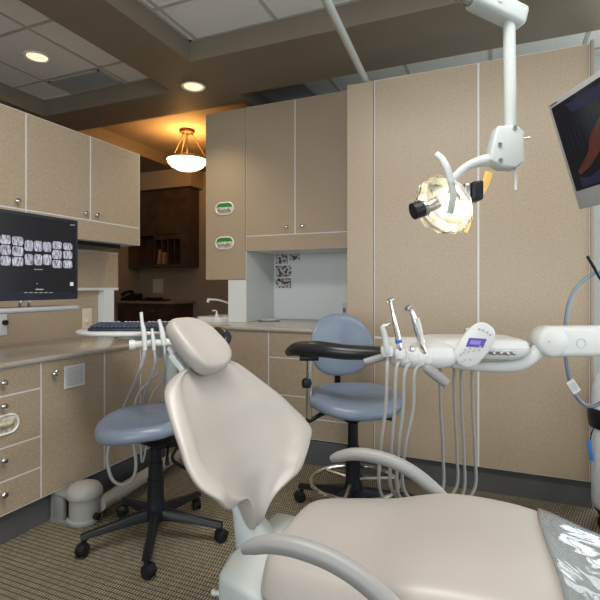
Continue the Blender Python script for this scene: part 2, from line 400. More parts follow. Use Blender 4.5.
def sloty(par, y, cx, cz, hw, hh):
    o, i = stadium(cx, cz, hw, hh), stadium(cx, cz, hw-.013, hh-.013)
    m = MB(); r = [[V(p[0], y-dx, p[1]) for p in q] for dx, q in ((.001, o), (.006, stadium(cx, cz, hw-.002, hh-.002)), (.007, stadium(cx, cz, hw-.008, hh-.008)), (.001, i))]
    m.rings(r, cap=False); sr = m.build('dispenser_ring', 'ring', par, smooth=60)
    MB().prism([V(p[0], y-.0008, p[1]) for p in i], (0, -.0012, 0)).build('slot', 'tissue', sr, smooth=0)
    MB().prism([V(p[0], y-.0021, max(p[1], cz+.012)) for p in i if p[1] > cz-.02], (0, -.0008, 0)).build('carton_edge', 'green', sr, smooth=0)
    lump = MB()
    for k in range(6):
        t = (k-2.5)/2.5; lump.tube([V(cx+t*(hw-.05)-.02, y-.002, cz-.016), V(cx+t*(hw-.05), y-.006, cz-.009+.003*math.sin(k*3)), V(cx+t*(hw-.05)+.02, y-.002, cz-.016)], [.008, .017, .008], n=8, k=4)
    lump.build('glove', 'tissue', sr)

# --- left base cabinets
def basex(name, label, y0, y1):
    t = thing(name, label, 'cabinet', (-2.48, (y0+y1)/2, .156), 'base cabinets under the left worktop')
    MB().box(-2.815, XB-.0015, y0+.0005, y1-.0005, .157, .858).build('body', 'edge', t, smooth=0); return t
t = basex('drawer_cabinet', 'beige four-drawer base cabinet at the left edge with an oval glove slot', 1.31, 1.729)
frontx(t, 1.31, 1.729, .723, .857, 'drawer', kb=(1.52, .79))
d2 = frontx(t, 1.31, 1.729, .478, .723, 'drawer', kb=(1.52, .68)); slotx(d2, XB, 1.512, .585, .098, .05)
frontx(t, 1.31, 1.729, .319, .478, 'drawer', kb=(1.52, .425)); frontx(t, 1.31, 1.729, .158, .319, 'drawer', kb=(1.52, .262))
t = basex('base_cabinet', 'beige single-door base cabinet with a white louvred vent', 1.729, 2.152)
d = frontx(t, 1.729, 2.152, .158, .857, kb=(1.795, .786))
m = MB(); m.box(XB, XB+.006, 1.866, 2.006, .688, .812, .002)
v = m.build('vent_grille', 'white', d, smooth=0)
m = MB()
for k in range(8): z = .705+k*.0125; m.box(XB+.006, XB+.0075, 1.882, 1.990, z, z+.0055)
m.build('louvre_slot', 'greygloss', v, smooth=0)
t = basex('base_cabinet', 'beige two-door base cabinet at the hall end of the left worktop, partly behind the stool', 2.152, 2.765)
frontx(t, 2.152, 2.46, .158, .857); frontx(t, 2.46, 2.765, .158, .857)
# --- left worktop
wt = MB(); wt.box(-2.818, XB+.018, 1.31, 2.785, .859, .881, .006, 3)
tag(wt.build('worktop', 'counter', smooth=50), 'long grey-beige worktop on the left base cabinets', 'worktop')
# --- left wall cabinets
def upperx(name, label, y0, y1):
    t = thing(name, label, 'cabinet', (-2.64, (y0+y1)/2, 1.545), 'wall cabinets on the left')
    MB().box(-2.819, XU-.0015, y0+.0005, y1-.0005, 1.548, 2.224).build('body', 'edge', t, smooth=0); return t
t = upperx('wall_cabinet', 'beige single-door wall cabinet above the x-ray monitor, cut by the left edge', 1.415, 1.873)
frontx(t, 1.415, 1.873, 1.676, 2.225, x=XU, kb=(1.81, 1.715)); frontx(t, 1.415, 1.8745, 1.546, 1.676, 'valance', x=XU)
t = upperx('wall_cabinet', 'beige double-door wall cabinet at the hall end of the left row', 1.873, YE)
frontx(t, 1.873, 2.3315, 1.676, 2.225, x=XU, kb=(2.28, 1.715)); frontx(t, 2.3315, YE, 1.676, 2.225, x=XU, kb=(2.372, 1.715)); frontx(t, 1.873, YE, 1.546, 1.676, 'valance', x=XU)
MB().box(-2.819, XU-.002, YE-.001, YE+.006, 1.546, 2.225).build('end_panel', 'laminate', t, smooth=0)
# under-cabinet light box, flap panel, post
tag(MB().box(-2.76, -2.56, 2.16, 2.70, 1.520, 1.5475, .004).build('cabinet_light', 'black'), 'black light housing under the left wall cabinets', 'light')
t = thing('storage_niche', 'shallow beige flap panel with white post on the left worktop wall', 'cabinet', (-2.78, 2.6, .882))
MB().box(-2.819, -2.77, 2.20, 2.895, 1.237, 1.50, .002).build('flap_panel', 'laminate', t, smooth=0)
MB().box(-2.819, -2.768, 2.20, 2.895, 1.215, 1.236).build('trim_strip', 'edge', t, smooth=0)
MB().box(-2.819, -2.768, 2.20, 2.895, 1.5005, 1.506).build('trim_strip', 'edge', t, smooth=0)
MB().box(-2.819, -2.76, 2.74, 2.84, .883, 1.2145).build('post', 'whitelam', t, smooth=0)

# --- back cabinets
YF, YU = 3.13, 3.50
def basey(name, label, x0, x1):
    t = thing(name, label, 'cabinet', ((x0+x1)/2, 3.5, .16), 'base cabinets under the back worktop')
    MB().box(x0+.0005, x1-.0005, YF+.0015, 4.06, .161, .919).build('body', 'edge', t, smooth=0); return t
t = basey('base_cabinet', 'beige base cabinet beneath the sink, behind the patient chair headrest', -2.40, -1.567)
fronty(t, -2.40, -1.985, .162, .918); fronty(t, -1.985, -1.567, .162, .918)
t = basey('drawer_cabinet', 'beige four-drawer base cabinet beneath the niche, behind the farther stool', -1.567, -.940)
for a, b in ((.162, .307), (.307, .456), (.456, .726), (.726, .918)): fronty(t, -1.567, -.940, a, b, 'drawer')
tag(MB().box(-2.42, -.940, 3.105, 4.06, .920, .942, .005, 3).build('worktop', 'counter', smooth=50), 'grey-beige worktop with the sink along the back', 'worktop')
t = thing('wall_cabinet', 'beige double-door wall cabinet over the white niche at the back', 'cabinet', (-1.5, 3.75, 1.54), 'wall cabinets at the back')
MB().box(-1.965, -.940, YU+.0015, 4.06, 1.542, 2.748).build('body', 'edge', t, smooth=0)
fronty(t, -1.967, -1.515, 1.666, 2.75, y=YU, kb=(PY(287, 225.5, 3.5).x, 1.728)); fronty(t, -1.515, -1.063, 1.666, 2.75, y=YU, kb=(PY(303, 224.5, 3.5).x, 1.728)); fronty(t, -1.967, -1.063, 1.54, 1.666, 'valance', y=YU)
fronty(t, -1.063, -.941, 1.54, 2.75, 'filler_panel', y=YU)
t = thing('tall_wall_cabinet', 'narrow tall beige wall cabinet with two oval glove slots', 'cabinet', (-2.166, 3.75, 1.30), 'wall cabinets at the back')
MB().box(-2.363, -1.9665, YU+.010, 4.06, 1.302, 2.748).build('body', 'laminate', t, smooth=0)
d = fronty(t, -2.367, -1.967, 1.30, 2.75, y=YU)
for vv in (208.5, 243): p = PY(224.5, vv, 3.5); sloty(d, 3.5, p.x, p.z, .094, .056)
t = thing('white_column', 'white laminate column standing on the back worktop beside the niche', 'column', (-2.05, 3.75, .943))
MB().box(-2.138, -1.9675, YU+.004, 4.055, .943, 1.30).build('casing', 'whitelam', t, smooth=0)
MB().box(-1.9670, -1.9655, YU+.012, 4.055, .943, 1.540).build('side_panel', 'whitelam', t, smooth=0)
MB().box(-1.9672, -1.9600, YU+.002, YU+.012, .943, 1.540).build('edge_strip', 'edge', t, smooth=0)
t = thing('back_panel', 'white board lining the back of the niche', 'panel', (-1.45, 4.04, .943))
MB().box(-1.964, -.942, 4.035, 4.058, .943, 1.541).build('board', 'whitelam', t, smooth=0)

def pic(u0, v0, u1, v1, lab):
    a, b = PY(u0, v0, 4.034), PY(u1, v1, 4.034)
    t = thing('photo_print', lab, 'photo', ((a.x+b.x)/2, 4.034, b.z), 'photographs pinned in the niche')
    MB().box(a.x, b.x, 4.0325, 4.0348, b.z, a.z).build('sheet', 'paper', t, smooth=0)
    e = .003; MB().box(a.x+e, b.x-e, 4.0318, 4.0326, b.z+e, a.z-e).build('picture', 'paperpic', t, smooth=0)
pic(275.6, 252, 288, 264, 'grey printed photo in the top left corner of the white niche'); pic(289, 252.3, 300, 260.5, 'brown printed photo highest on the niche back, right of the grey one')
pic(275.6, 265.5, 291.5, 277, 'printed photo of teeth, middle of the column on the niche back'); pic(275.6, 278, 291.5, 288.5, 'printed photo of teeth, lowest on the niche back')
a = PY(345, 309, 4.034)
t = thing('wall_switch', 'small pale switch plate with a blue front at the right of the niche', 'switch', (a.x, 4.034, a.z-.05))
MB().box(a.x-.025, a.x+.025, 4.028, 4.0348, a.z-.055, a.z+.055, .002).build('plate', 'white', t); MB().box(a.x-.016, a.x+.010, 4.022, 4.0285, a.z-.030, a.z+.010, .002).build('button', 'blue', t)
a = PZ(266, 321, .943)
tag(MB().lathe([(.001, 0), (.085, 0), (.095, .006), (.098, .014), (.092, .018), (.001, .020)], V(a.x, 3.78, .9425), n=40).build('lid', 'white'), 'round white lid lying on the back worktop at the niche', 'lid')
# sink and faucet
a = PZ(213, 320, .943)
t = thing('sink', 'white drop-in sink at the left end of the back worktop', 'sink', (-2.26, 3.55, .9425))
m = MB()
def ringpts(hx, hy, r, z, cx=-2.27, cy=3.60):
    p = []
    for q, (sx, sy) in enumerate(((1, 1), (-1, 1), (-1, -1), (1, -1))):
        for k in range(7): th = q*pi/2+k*pi/12; p.append(V(cx+sx*(hx-r)+r*math.cos(th), cy+sy*(hy-r)+r*math.sin(th), z))
    return p
m.rings([ringpts(.128, .215, .06, .9425), ringpts(.13, .217, .06, .982), ringpts(.125, .212, .06, .987), ringpts(.10, .185, .05, .986), ringpts(.09, .17, .05, .9445)], cap=True)
m.build('basin', 'white', t, smooth=60)
t = thing('faucet', 'white gooseneck faucet with lever behind the sink', 'faucet', (-2.16, 3.56, .943))
bz = PY(227, 318, 3.66)
m = MB(); m.lathe([(.024, .988), (.022, .995), (.014, 1.0), (.013, 1.03)], V(-2.165, 3.66, 0), n=20)
m.tube([V(-2.165, 3.66, 1.02), V(-2.165, 3.66, 1.045), V(-2.20, 3.63, 1.09), V(-2.28, 3.575, 1.125), V(-2.35, 3.525, 1.13)], .009, n=12)
m.cyl(V(-2.35, 3.525, 1.14), V(-2.355, 3.52, 1.105), .012, .014); m.build('spout', 'white', t)
m = MB(); m.cyl(V(-2.165, 3.66, 1.03), V(-2.18, 3.63, 1.17), .008, .006); m.ball(V(-2.18, 3.63, 1.172), .010); m.build('lever', 'white', t)
m = MB(); m.lathe([(.020, 0), (.014, .02), (.008, .035), (.006, .05), (.003, .052)], V(-2.20, 3.42, .9880), n=18); m.tube([V(-2.20, 3.42, 1.034), V(-2.21, 3.415, 1.042), V(-2.23, 3.40, 1.040)], .005, n=8)
tag(m.build('soap_pump', 'white'), 'small white soap pump on the sink rim', 'soap pump')

# ------------------------------------------------------------------ lamps
def pt(name, loc, power, col, r=.05):
    l = bpy.data.lights.new(name, 'POINT'); l.energy = power; l.color = col; l.shadow_soft_size = r
    o = bpy.data.objects.new(name, l); COL.objects.link(o); o.location = loc; return o
def spot(name, loc, tgt, power, col, ang=1.9, r=.06):
    l = bpy.data.lights.new(name, 'SPOT'); l.energy = power; l.color = col; l.spot_size = ang; l.spot_blend = .8; l.shadow_soft_size = r
    o = bpy.data.objects.new(name, l); COL.objects.link(o); o.location = loc
    o.rotation_euler = (Vector(tgt)-Vector(loc)).to_track_quat('-Z', 'Y').to_euler(); return o
c = V(-3.13, 4.28, 0)
t = thing('pendant_lamp', 'lit alabaster bowl pendant lamp with bronze rods hanging in the hall', 'lamp', (c.x, c.y, 2.50))
MB().lathe([(.001, 2.9445), (.080, 2.944), (.085, 2.93), (.075, 2.912), (.02, 2.905), (.001, 2.905)], c, n=32).build('ceiling_rose', 'bronze', t)
m = MB()
for k in range(3):
    a = .5+k*2*pi/3; m.cyl(c+V(.05*math.cos(a), .05*math.sin(a), 2.91), c+V(.215*math.cos(a), .215*math.sin(a), 2.628), .0035, n=8)
m.build('rod', 'bronze', t)
MB().cyl(c+V(0, 0, 2.91), c+V(0, 0, 2.60), .008, n=10).build('stem', 'bronze', t)
MB().lathe([(.215, 2.6188), (.205, 2.5864), (.17, 2.5468), (.11, 2.5144), (.04, 2.5014), (.001, 2.5000), (.001, 2.5043), (.04, 2.5058), (.108, 2.5187), (.166, 2.5504), (.20, 2.5878), (.21, 2.6188)], c, n=48, cap=False).build('bowl', 'frosted', t, smooth=60)
m = MB()
for R, z in ((.222, 2.628), (.240, 2.612)):
    m.tube([c+V(R*math.cos(k*pi/12), R*math.sin(k*pi/12), z) for k in range(25)], .0045, n=8, k=1, closed=True)
m.build('rim', 'bronze', t)
pt('pendant_bulb', (c.x, c.y, 2.74), 15, (1, .46, .10), .10)
def downlight(p, lab):
    t = thing('downlight', lab, 'downlight', p, 'recessed ceiling downlights')
    MB().lathe([(.093, 0), (.090, -.006), (.078, -.006), (.070, .0), (.070, .001)], p, n=40, cap=False).build('trim_ring', 'ring', t, smooth=60)
    MB().lathe([(.001, -.002), (.071, -.002), (.073, -.0005), (.001, -.0005)], p, n=32).build('lens', 'lamp', t)
    spot('downlight_beam', (p[0], p[1], p[2]-.02), (p[0], p[1], 0), 22, (1, .80, .55))
downlight((-3.16, 2.49, ZC), 'lit downlight set in a tile of the coffer at the upper left')
downlight((-2.20, 3.09, ZS), 'lit downlight in the brown soffit above the tall wall cabinet')
def vent(x0, x1, y0, y1, lab):
    t = thing('ceiling_vent', lab, 'vent', ((x0+x1)/2, (y0+y1)/2, ZC), 'ceiling vents')
    m = MB(); z = ZC-.012
    m.box(x0, x1, y0, y0+.02, z, ZC-.0055); m.box(x0, x1, y1-.02, y1, z, ZC-.0055); m.box(x0, x0+.02, y0, y1, z, ZC-.0055); m.box(x1-.02, x1, y0, y1, z, ZC-.0055); m.build('frame', 'grid', t, smooth=0)
    m = MB(); m.box(x0+.02, x1-.02, y0+.02, y1-.02, ZC-.009, ZC-.0055)
    for k in range(14): y = y0+.03+(y1-y0-.06)*k/13; m.box(x0+.02, x1-.02, y-.003, y+.003, z, ZC-.009)
    m.build('louvre', 'vent', t, smooth=0)
vent(-3.44, -2.89, 2.81, 3.07, 'dull grey vent grille in the coffer at the upper left')
vent(-1.92, -1.50, 3.40, 3.92, 'grey vent grille in the ceiling above the back wall cabinets')
# ceiling boom and pipe
t = thing('ceiling_rail', 'long grey rail running under the ceiling to the top of the back partition', 'rail', (-.8, 2, 2.6))
MB().cyl(V(-.70, 1.10, 2.612), V(-.826, 3.16, 2.612), .022, n=20).build('tube', 'cool', t)
MB().cyl(V(-.70, 1.10, 2.59), V(-.70, 1.10, ZC), .03, n=20).build('hanger', 'cool', t)

# ------------------------------------------------------------------ hall
t = thing('hall_cabinet', 'dark walnut wall cabinet with open cubbies seen in the dim hall', 'cabinet', (-4.2, 5.4, 1.5))
HX0, HX1, HY = -4.79, -3.76, 5.2
def hx(u): return PY(u, 287, HY).x
def hz(v, y=HY): return PY(175, v, y).z
m = MB()
zc0, zc1 = hz(264), hz(239); za, zb_ = hz(267), 2.55
xA, xB, xC = hx(155), hx(180), hx(153.5)
m.box(xB, HX1, HY, 5.41, za, zb_); m.box(HX0, xC, HY+.15, 5.41, za, zb_)
m.box(HX0, xB, HY, 5.41, zc1+.06, zb_); m.box(HX0, xB, HY, 5.41, za, zc0); m.box(xC, xA, HY, 5.40, zc0, zc1+.06); m.box(xA, xB, HY, HY+.1, zc1, zc1+.06)
m.box(xA, xB, 5.38, 5.41, zc0, zc1)
m.box(HX0, hx(139), HY, 5.40, zc0, zc1+.06)
m.build('body', 'wood', t, smooth=0)
m = MB()
for k in (1, 2, 3): x = xA+(xB-xA)*k/4; m.box(x-.008, x+.008, HY+.01, 5.37, zc0+.001, zc1-.001)
m.build('divider', 'wood', t, smooth=0)
m = MB(); m.box(hx(182), HX1-.005, HY-.012, HY-.001, za+.01, zb_-.01, .002); m.box(hx(154), hx(181.5), HY-.012, HY-.001, zc1+.07, zb_-.01, .002)
m.build('door', 'wood', t, smooth=0)
for k, (u, w, h, lab) in enumerate(((158.5, .05, .20, 'tan book leaning in the dark hall cubbies, leftmost'), (162.5, .045, .16, 'short tan book beside the leaning one in the hall cubbies'))):
    x = hx(u); tag(MB().obox(V(x, HY+.06, zc0+h/2+.003), V(1, 0, -.15*(1-k)), V(0, 1, 0), V(.15*(1-k), 0, 1), w/2, .05, h/2, .003).build('book', 'tan'), lab, 'book', 'books in the hall cubbies')
struct(MB().box(-4.79, -3.70, 5.14, 5.41, 2.56, 2.80).build('trim_2', 'wall', smooth=0))
CYF = 4.95; zk = hz(301.5, 5.0)
xr = -3.81
t = thing('reception_counter', 'dark walnut desk with tan top in the hall', 'desk', (-4.2, 5.3, 0))
MB().box(-4.79, xr, CYF, 5.41, zk-.035, zk, .006).build('desk_top', speckle(mat('tan desk top', (.3, .2, .13), .3), (.24, .16, .10), (.33, .23, .15), 40), t)
m = MB(); m.box(-4.79, xr-.05, CYF+.05, 5.41, 0, zk-.036); m.build('body', 'wood', t, smooth=0)
m = MB(); m.box(PY(136, 320, CYF).x, xr-.08, CYF+.034, CYF+.05, zk-.22, zk-.06, .002); dr = m.build('drawer', 'wood', t, smooth=0)
MB().box(PY(150, 310, CYF).x-.05, PY(150, 310, CYF).x+.05, CYF+.022, CYF+.034, zk-.13, zk-.12, .003).build('handle', 'steel', dr)
def on(u, y): return PY(u, 300, y).x
x = on(131, 5.15)
t = thing('telephone', 'black desk telephone on the hall desk', 'telephone', (x, 5.15, zk))
MB().prism([V(x-.10, 5.05, zk), V(x-.10, 5.27, zk), V(x-.10, 5.27, zk+.10), V(x-.10, 5.05, zk+.03)], (.20, 0, 0), .008).build('base', 'black', t)
MB().tube([V(x-.09, 5.06, zk+.075), V(x-.08, 5.14, zk+.115), V(x-.08, 5.22, zk+.125), V(x-.09, 5.28, zk+.115)], [.024, .015, .015, .024]).build('handset', 'black', t)
x = on(154, 5.15)
m = MB(); m.box(x-.16, x+.16, 5.05, 5.30, zk, zk+.022, .006); m.box(x-.10, x+.08, 5.08, 5.25, zk+.022, zk+.045, .006)
tag(m.build('file_tray', 'black'), 'low black tray of papers on the hall desk', 'tray')
x = on(118, 5.15)
t = thing('tissue_box', 'pale patterned box standing at the near end of the hall desk', 'box', (x, 5.15, zk))
MB().box(x-.08, x+.08, 5.07, 5.23, zk, zk+.24, .004).build('carton', speckle(mat('pink and white carton', (.5, .4, .4), .6), (.45, .25, .24), (.62, .58, .54), 18), t)
w = PY(158, 286, 5.415)
t = thing('wall_plate', 'beige outlet plate on the wall above the hall desk', 'outlet', (w.x, 5.415, w.z-.06))
MB().box(w.x-.09, w.x+.09, 5.412, 5.4195, w.z-.10, w.z+.10, .002).build('plate', 'cream', t)

# ------------------------------------------------------------------ left electronics
XM = -2.0
def mp(u, v, dx=0): p = PX(u, v, XM); return V(XM+dx, p.y, p.z)
t = thing('monitor', 'dark flat monitor showing rows of dental x-rays', 'monitor', (-2.02, 1.54, 1.18))
MB().box(XM-.045, XM, 1.275, 1.812, 1.178, 1.582, .006, 2).build('casing', 'bezel', t)
MB().box(XM-.001, XM+.001, 1.292, 1.795, 1.215, 1.566).build('screen', 'screen', t, smooth=0)
cells = []
for (u0, u1), rows in (((0, 10.5), ((235, 244), (245, 255), (256, 265.5))), ((12, 23), ((236.5, 245.5), (246.5, 256), (257, 266))), ((24.5, 33), ((240.3, 251), (254, 265))), ((34, 42), ((240.8, 251.5), (254.3, 265.3))), ((43, 51), ((242, 252), (254.5, 265))), ((52, 61.5), ((241.5, 249), (250, 259), (260, 268))), ((63, 72), ((243, 250), (251, 259), (260.3, 268.2)))):
    for (v0, v1) in rows: cells.append((mp(u0, (v0+v1)/2).y, mp(u1, (v0+v1)/2).y, mp((u0+u1)/2, v1).z, mp((u0+u1)/2, v0).z))
m = MB()
for a, b, c0, c1 in cells:
    q = .011; pts = []
    for cy_, cz_, s in ((b-q, c1-q, 0), (a+q, c1-q, 1), (a+q, c0+q, 2), (b-q, c0+q, 3)):
        for k in range(4): th = s*pi/2+k*pi/6; pts.append(V(XM+.0012, cy_+q*math.cos(th), cz_+q*math.sin(th)))
    m.prism(pts, (.0006, 0, 0))
m.build('radiograph', 'xray', t, smooth=0)
m = MB()
def dash(u0, u1, v, h=.6):
    a, b = mp(u0, v), mp(u1, v); m.box(XM+.0012, XM+.0017, a.y, b.y, a.z-.0025*h, a.z+.0025*h)
for k in range(6): dash(24+k*5, 27.3+k*5, 292.6)
for k in range(7): dash(35.5+k*1.15, 36.3+k*1.15, 289.4, 1.2)
for k in range(6): dash(34+k*1.5, 35+k*1.5, 269.5, .7)
for k in range(4): dash(70+k*1.2, 70.9+k*1.2, 225, .8)
dash(36.5, 37.5, 283.7, 1)
m.build('screen_text', 'glyph', t, smooth=0)
a = mp(71.5, 284); MB().box(XM+.0012, XM+.0018, a.y-.010, a.y+.010, a.z-.009, a.z+.009).build('power_icon', 'ring', t, smooth=0)
t = thing('monitor_shelf', 'silver shelf bar with bracket beneath the x-ray monitor', 'shelf', (-2.05, 1.5, .8815))
a, b = PX(4, 309, XM), PX(77.5, 309, XM)
MB().box(XM-.14, XM+.02, 1.29, b.y, 1.122, 1.146, .010, 3).build('shelf', 'silver', t)
MB().cyl(V(-2.09, 1.34, .8815), V(-2.09, 1.34, 1.30), .018).build('post', 'silver', t)
MB().lathe([(.06, .8815), (.058, .895), (.02, .90)], V(-2.09, 1.34, 0), n=24).build('foot', 'silver', t)
m = MB()
for u in (20, 29): p = PX(u, 303, XM-.05); m.tube([V(XM-.05, p.y, 1.1455), V(XM-.04, p.y-.008, 1.165), V(XM-.03, p.y-.004, 1.1785)], .006, n=8)
m.build('support_rod', 'steel', t)
def plate_x(name, lab, cat, u0, v0, u1, v1, mt):
    a, b = PX(u0, v0, -2.815), PX(u1, v1, -2.815)
    t = thing(name, lab, cat, (-2.817, (a.y+b.y)/2, b.z)); MB().box(-2.8195, -2.811, a.y, b.y, b.z, a.z, .003, 2).build('plate', mt, t); return t, (a.y+b.y)/2, (a.z+b.z)/2
t, y, z = plate_x('light_switch', 'cream dimmer plate with round knob on the panel above the left worktop', 'switch', 82.5, 308.5, 91.5, 332, 'cream')
MB().lathe([(.022, 0), (.021, .010), (.015, .016), (.001, .017)], V(-2.811, y, z), V(1, 0, 0), n=24).build('knob', 'cream', t)
t, y, z = plate_x('wall_outlet', 'white outlet plate with a dark plug at the left edge', 'outlet', -3, 310, 7, 335, 'white')
MB().cyl(V(-2.811, y+.012, z), V(-2.795, y+.012, z), .016).build('plug', 'black', t)

# ------------------------------------------------------------------ assistant unit with keyboard tray
cy = V(-1.80, 1.97, 0); COLM = D(171, 360, 2.80); COLM.z = 0
t = thing('assistant_unit', 'white pedestal with round keyboard tray and hose holder beside the left cabinets', 'instrument stand', (-1.40, 2.52, 0))
MB().lathe([(.001, .999), (.24, 1.0), (.262, 1.006), (.265, 1.014), (.258, 1.020), (.001, 1.021)], cy, n=64).build('tray', 'white', t, smooth=50)
PED = V(-1.40, 2.52, 0)
m = MB(); m.lathe([(.13, 0), (.13, .02), (.06, .035), (.034, .05), (.034, .64), (.001, .64)], PED, n=28); m.build('pedestal', 'cool', t)
MB().tube([PED+V(0, 0, .61), PED*.5+COLM*.5+V(0, .02, .61), COLM+V(0, 0, .61)], .030, n=14).build('swing_arm', 'cool', t)
m = MB(); m.lathe([(.001, .57), (.034, .57), (.034, .93), (.001, .93)], COLM, n=28); m.build('column', 'cool', t)
m = MB(); m.tube([V(COLM.x, COLM.y, .93), V(COLM.x+.0, COLM.y-.02, .965), V(-1.79, 2.12, .975), V(-1.80, 1.98, .98)], .030, n=14, flat=.6); m.cyl(V(-1.80, 1.97, .972), V(-1.80, 1.97, .999), .06); m.build('arm', 'cool', t)
h0, h1 = D(132, 345, 2.28), D(184, 341, 2.36)
m = MB(); m.cyl(h0, h1, .019, n=18); m.cyl(h0-(h1-h0)*.05, h0+(h1-h0)*.06, .025, n=18)
for f in (.33, .56): m.cyl(h0+(h1-h0)*f, h0+(h1-h0)*(f+.10), .0225, n=18)
m.build('holder_bar', 'white', t)
m = MB(); m.tube([h0+(h1-h0)*.6, D(160, 352, 2.5), V(COLM.x, COLM.y-.03, .90)], [.022, .028, .034], n=14); m.build('bracket', 'cool', t)
m = MB(); m.obox(V(-1.74, 2.30, .93), RT, FW, V(0, 0, 1), .05, .03, .06, .012); m.build('housing', 'cool', t)
# keyboard
kc = D(129, 326, 2.42); kc.z = 1.0215
t = thing('keyboard', 'dark navy keyboard lying on the round white tray', 'keyboard', kc)
ax, ay = RT.copy(), FW.copy(); az = V(0, 0, 1)
MB().prism([kc-ax*.18-ay*.075, kc-ax*.18+ay*.085, kc-ax*.18+ay*.085+az*.028, kc-ax*.18-ay*.075+az*.014], ax*.40, .005).build('case', 'bezel', t)
m = MB()
for r in range(5):
    for q in range(18): m.obox(kc-ax*(.165-q*.0205)+ay*(-.055+r*.026)+az*(.0215+r*.0026), ax, ay, az, .008, .010, .0045, .0015, 1)
m.build('keys', mat('slate key tops', (.05, .06, .10), .5), t)
m = MB()
for q in range(18):
    if q not in (5, 11): m.obox(kc-ax*(.165-q*.0205)+ay*.076+az*.034, ax, ay, az, .007, .004, .004)
m.build('function_keys', 'white', t)
# hoses with tips
def hosething(name, lab, tip, hose, tipmat='white', rt=.009, rh=.0085, grp='suction hoses on the white pedestal'):
    t = thing(name, lab, 'dental instrument', tip[-1], grp)
    MB().tube(tip, [rt*.75, rt*.8, rt*1.15, rt*1.2, rt], n=14).build('handpiece', tipmat, t)
    MB().tube(hose, rh, n=10).build('hose', 'hose', t)
    return t
hosething('suction_tip', 'white suction tip, leftmost and tallest of the three, with a long looping hose', [D(141.2, 312, 2.24), D(142, 322, 2.24), D(143.5, 330, 2.24), D(144.5, 340, 2.24), D(145, 350, 2.24)],
          [D(145, 349, 2.24), D(143, 360, 2.24), D(138, 375, 2.28), D(128, 398, 2.55), D(116, 425, 2.66), D(107.5, 455, 2.68), D(111, 477, 2.66), D(120, 484.5, 2.64), D(131, 481, 2.66), D(136, 465, 2.70), D(133, 430, 2.75), D(138, 395, 2.78), D(160, 372, 2.78)], rt=.0100, rh=.0095)
hosething('suction_tip', 'slim white suction tip, middle and shortest of the three', [D(152, 328.5, 2.28), D(152.4, 333, 2.28), D(153, 338, 2.28), D(153.5, 344, 2.28), D(154, 350, 2.28)],
          [D(154, 349, 2.28), D(155, 362, 2.28), D(150, 380, 2.34), D(144, 398, 2.55), D(141, 430, 2.70), D(142, 462, 2.72), D(147, 440, 2.75), D(150, 400, 2.78), D(163, 380, 2.78)], rt=.0085, rh=.0065)
hosething('suction_tip', 'white suction tip with flared top, nearest the patient chair headrest', [D(159, 319.5, 2.31), D(160.5, 325, 2.31), D(162, 331, 2.31), D(163, 338, 2.31), D(164, 345, 2.31)],
          [D(164, 344, 2.31), D(165, 360, 2.31), D(164, 390, 2.48), D(160, 420, 2.68), D(158, 440, 2.72), D(162, 420, 2.76), D(166, 390, 2.78)], rt=.011, rh=.0065)
# vacuum canister on the floor
t = thing('suction_canister', 'beige floor canister with a pipe running along the left plinth', 'canister', (-2.04, 1.86, 0))
cc = V(-2.035, 1.885, 0)
m = MB(); m.lathe([(.001, .001), (.084, .001), (.088, .008), (.088, .020), (.076, .026), (.076, .128), (.001, .128)], cc, n=40); m.build('drum', 'hose', t)
m = MB(); m.lathe([(.001, .130), (.086, .130), (.092, .142), (.089, .165), (.074, .188), (.042, .202), (.001, .207)], cc, n=40); m.build('lid', 'greycase', t, smooth=60)
m = MB(); m.box(-2.19, -2.115, 1.815, 1.845, .001, .150, .006, 2); m.box(-2.19, -2.115, 1.92, 1.955, .001, .150, .006, 2); m.box(-2.206, -2.185, 1.815, 1.955, .001, .150, .004); m.box(-2.205, -2.06, 1.812, 1.958, .130, .155, .010, 2); m.box(-2.205, -2.06, 1.812, 1.958, .001, .012); m.build('wall_housing', 'arm', t)
m = MB(); m.cyl(V(-1.975, 1.93, .075), V(-2.06, 2.72, .075), .038, n=24); m.cyl(V(-2.057, 2.69, .075), V(-2.063, 2.74, .075), .043, n=24); m.build('pipe', 'greycase', t)
m = MB(); m.tube([V(-2.06, 2.70, .085), V(-2.06, 2.71, .13), V(-2.02, 2.69, .17), V(-1.93, 2.50, .12), V(-1.60, 2.50, .05)], .012, n=10); m.build('cable', 'black', t)
MB().cyl(V(-1.945, 1.87, .045), V(-1.92, 1.87, .045), .018).build('valve', 'black', t)

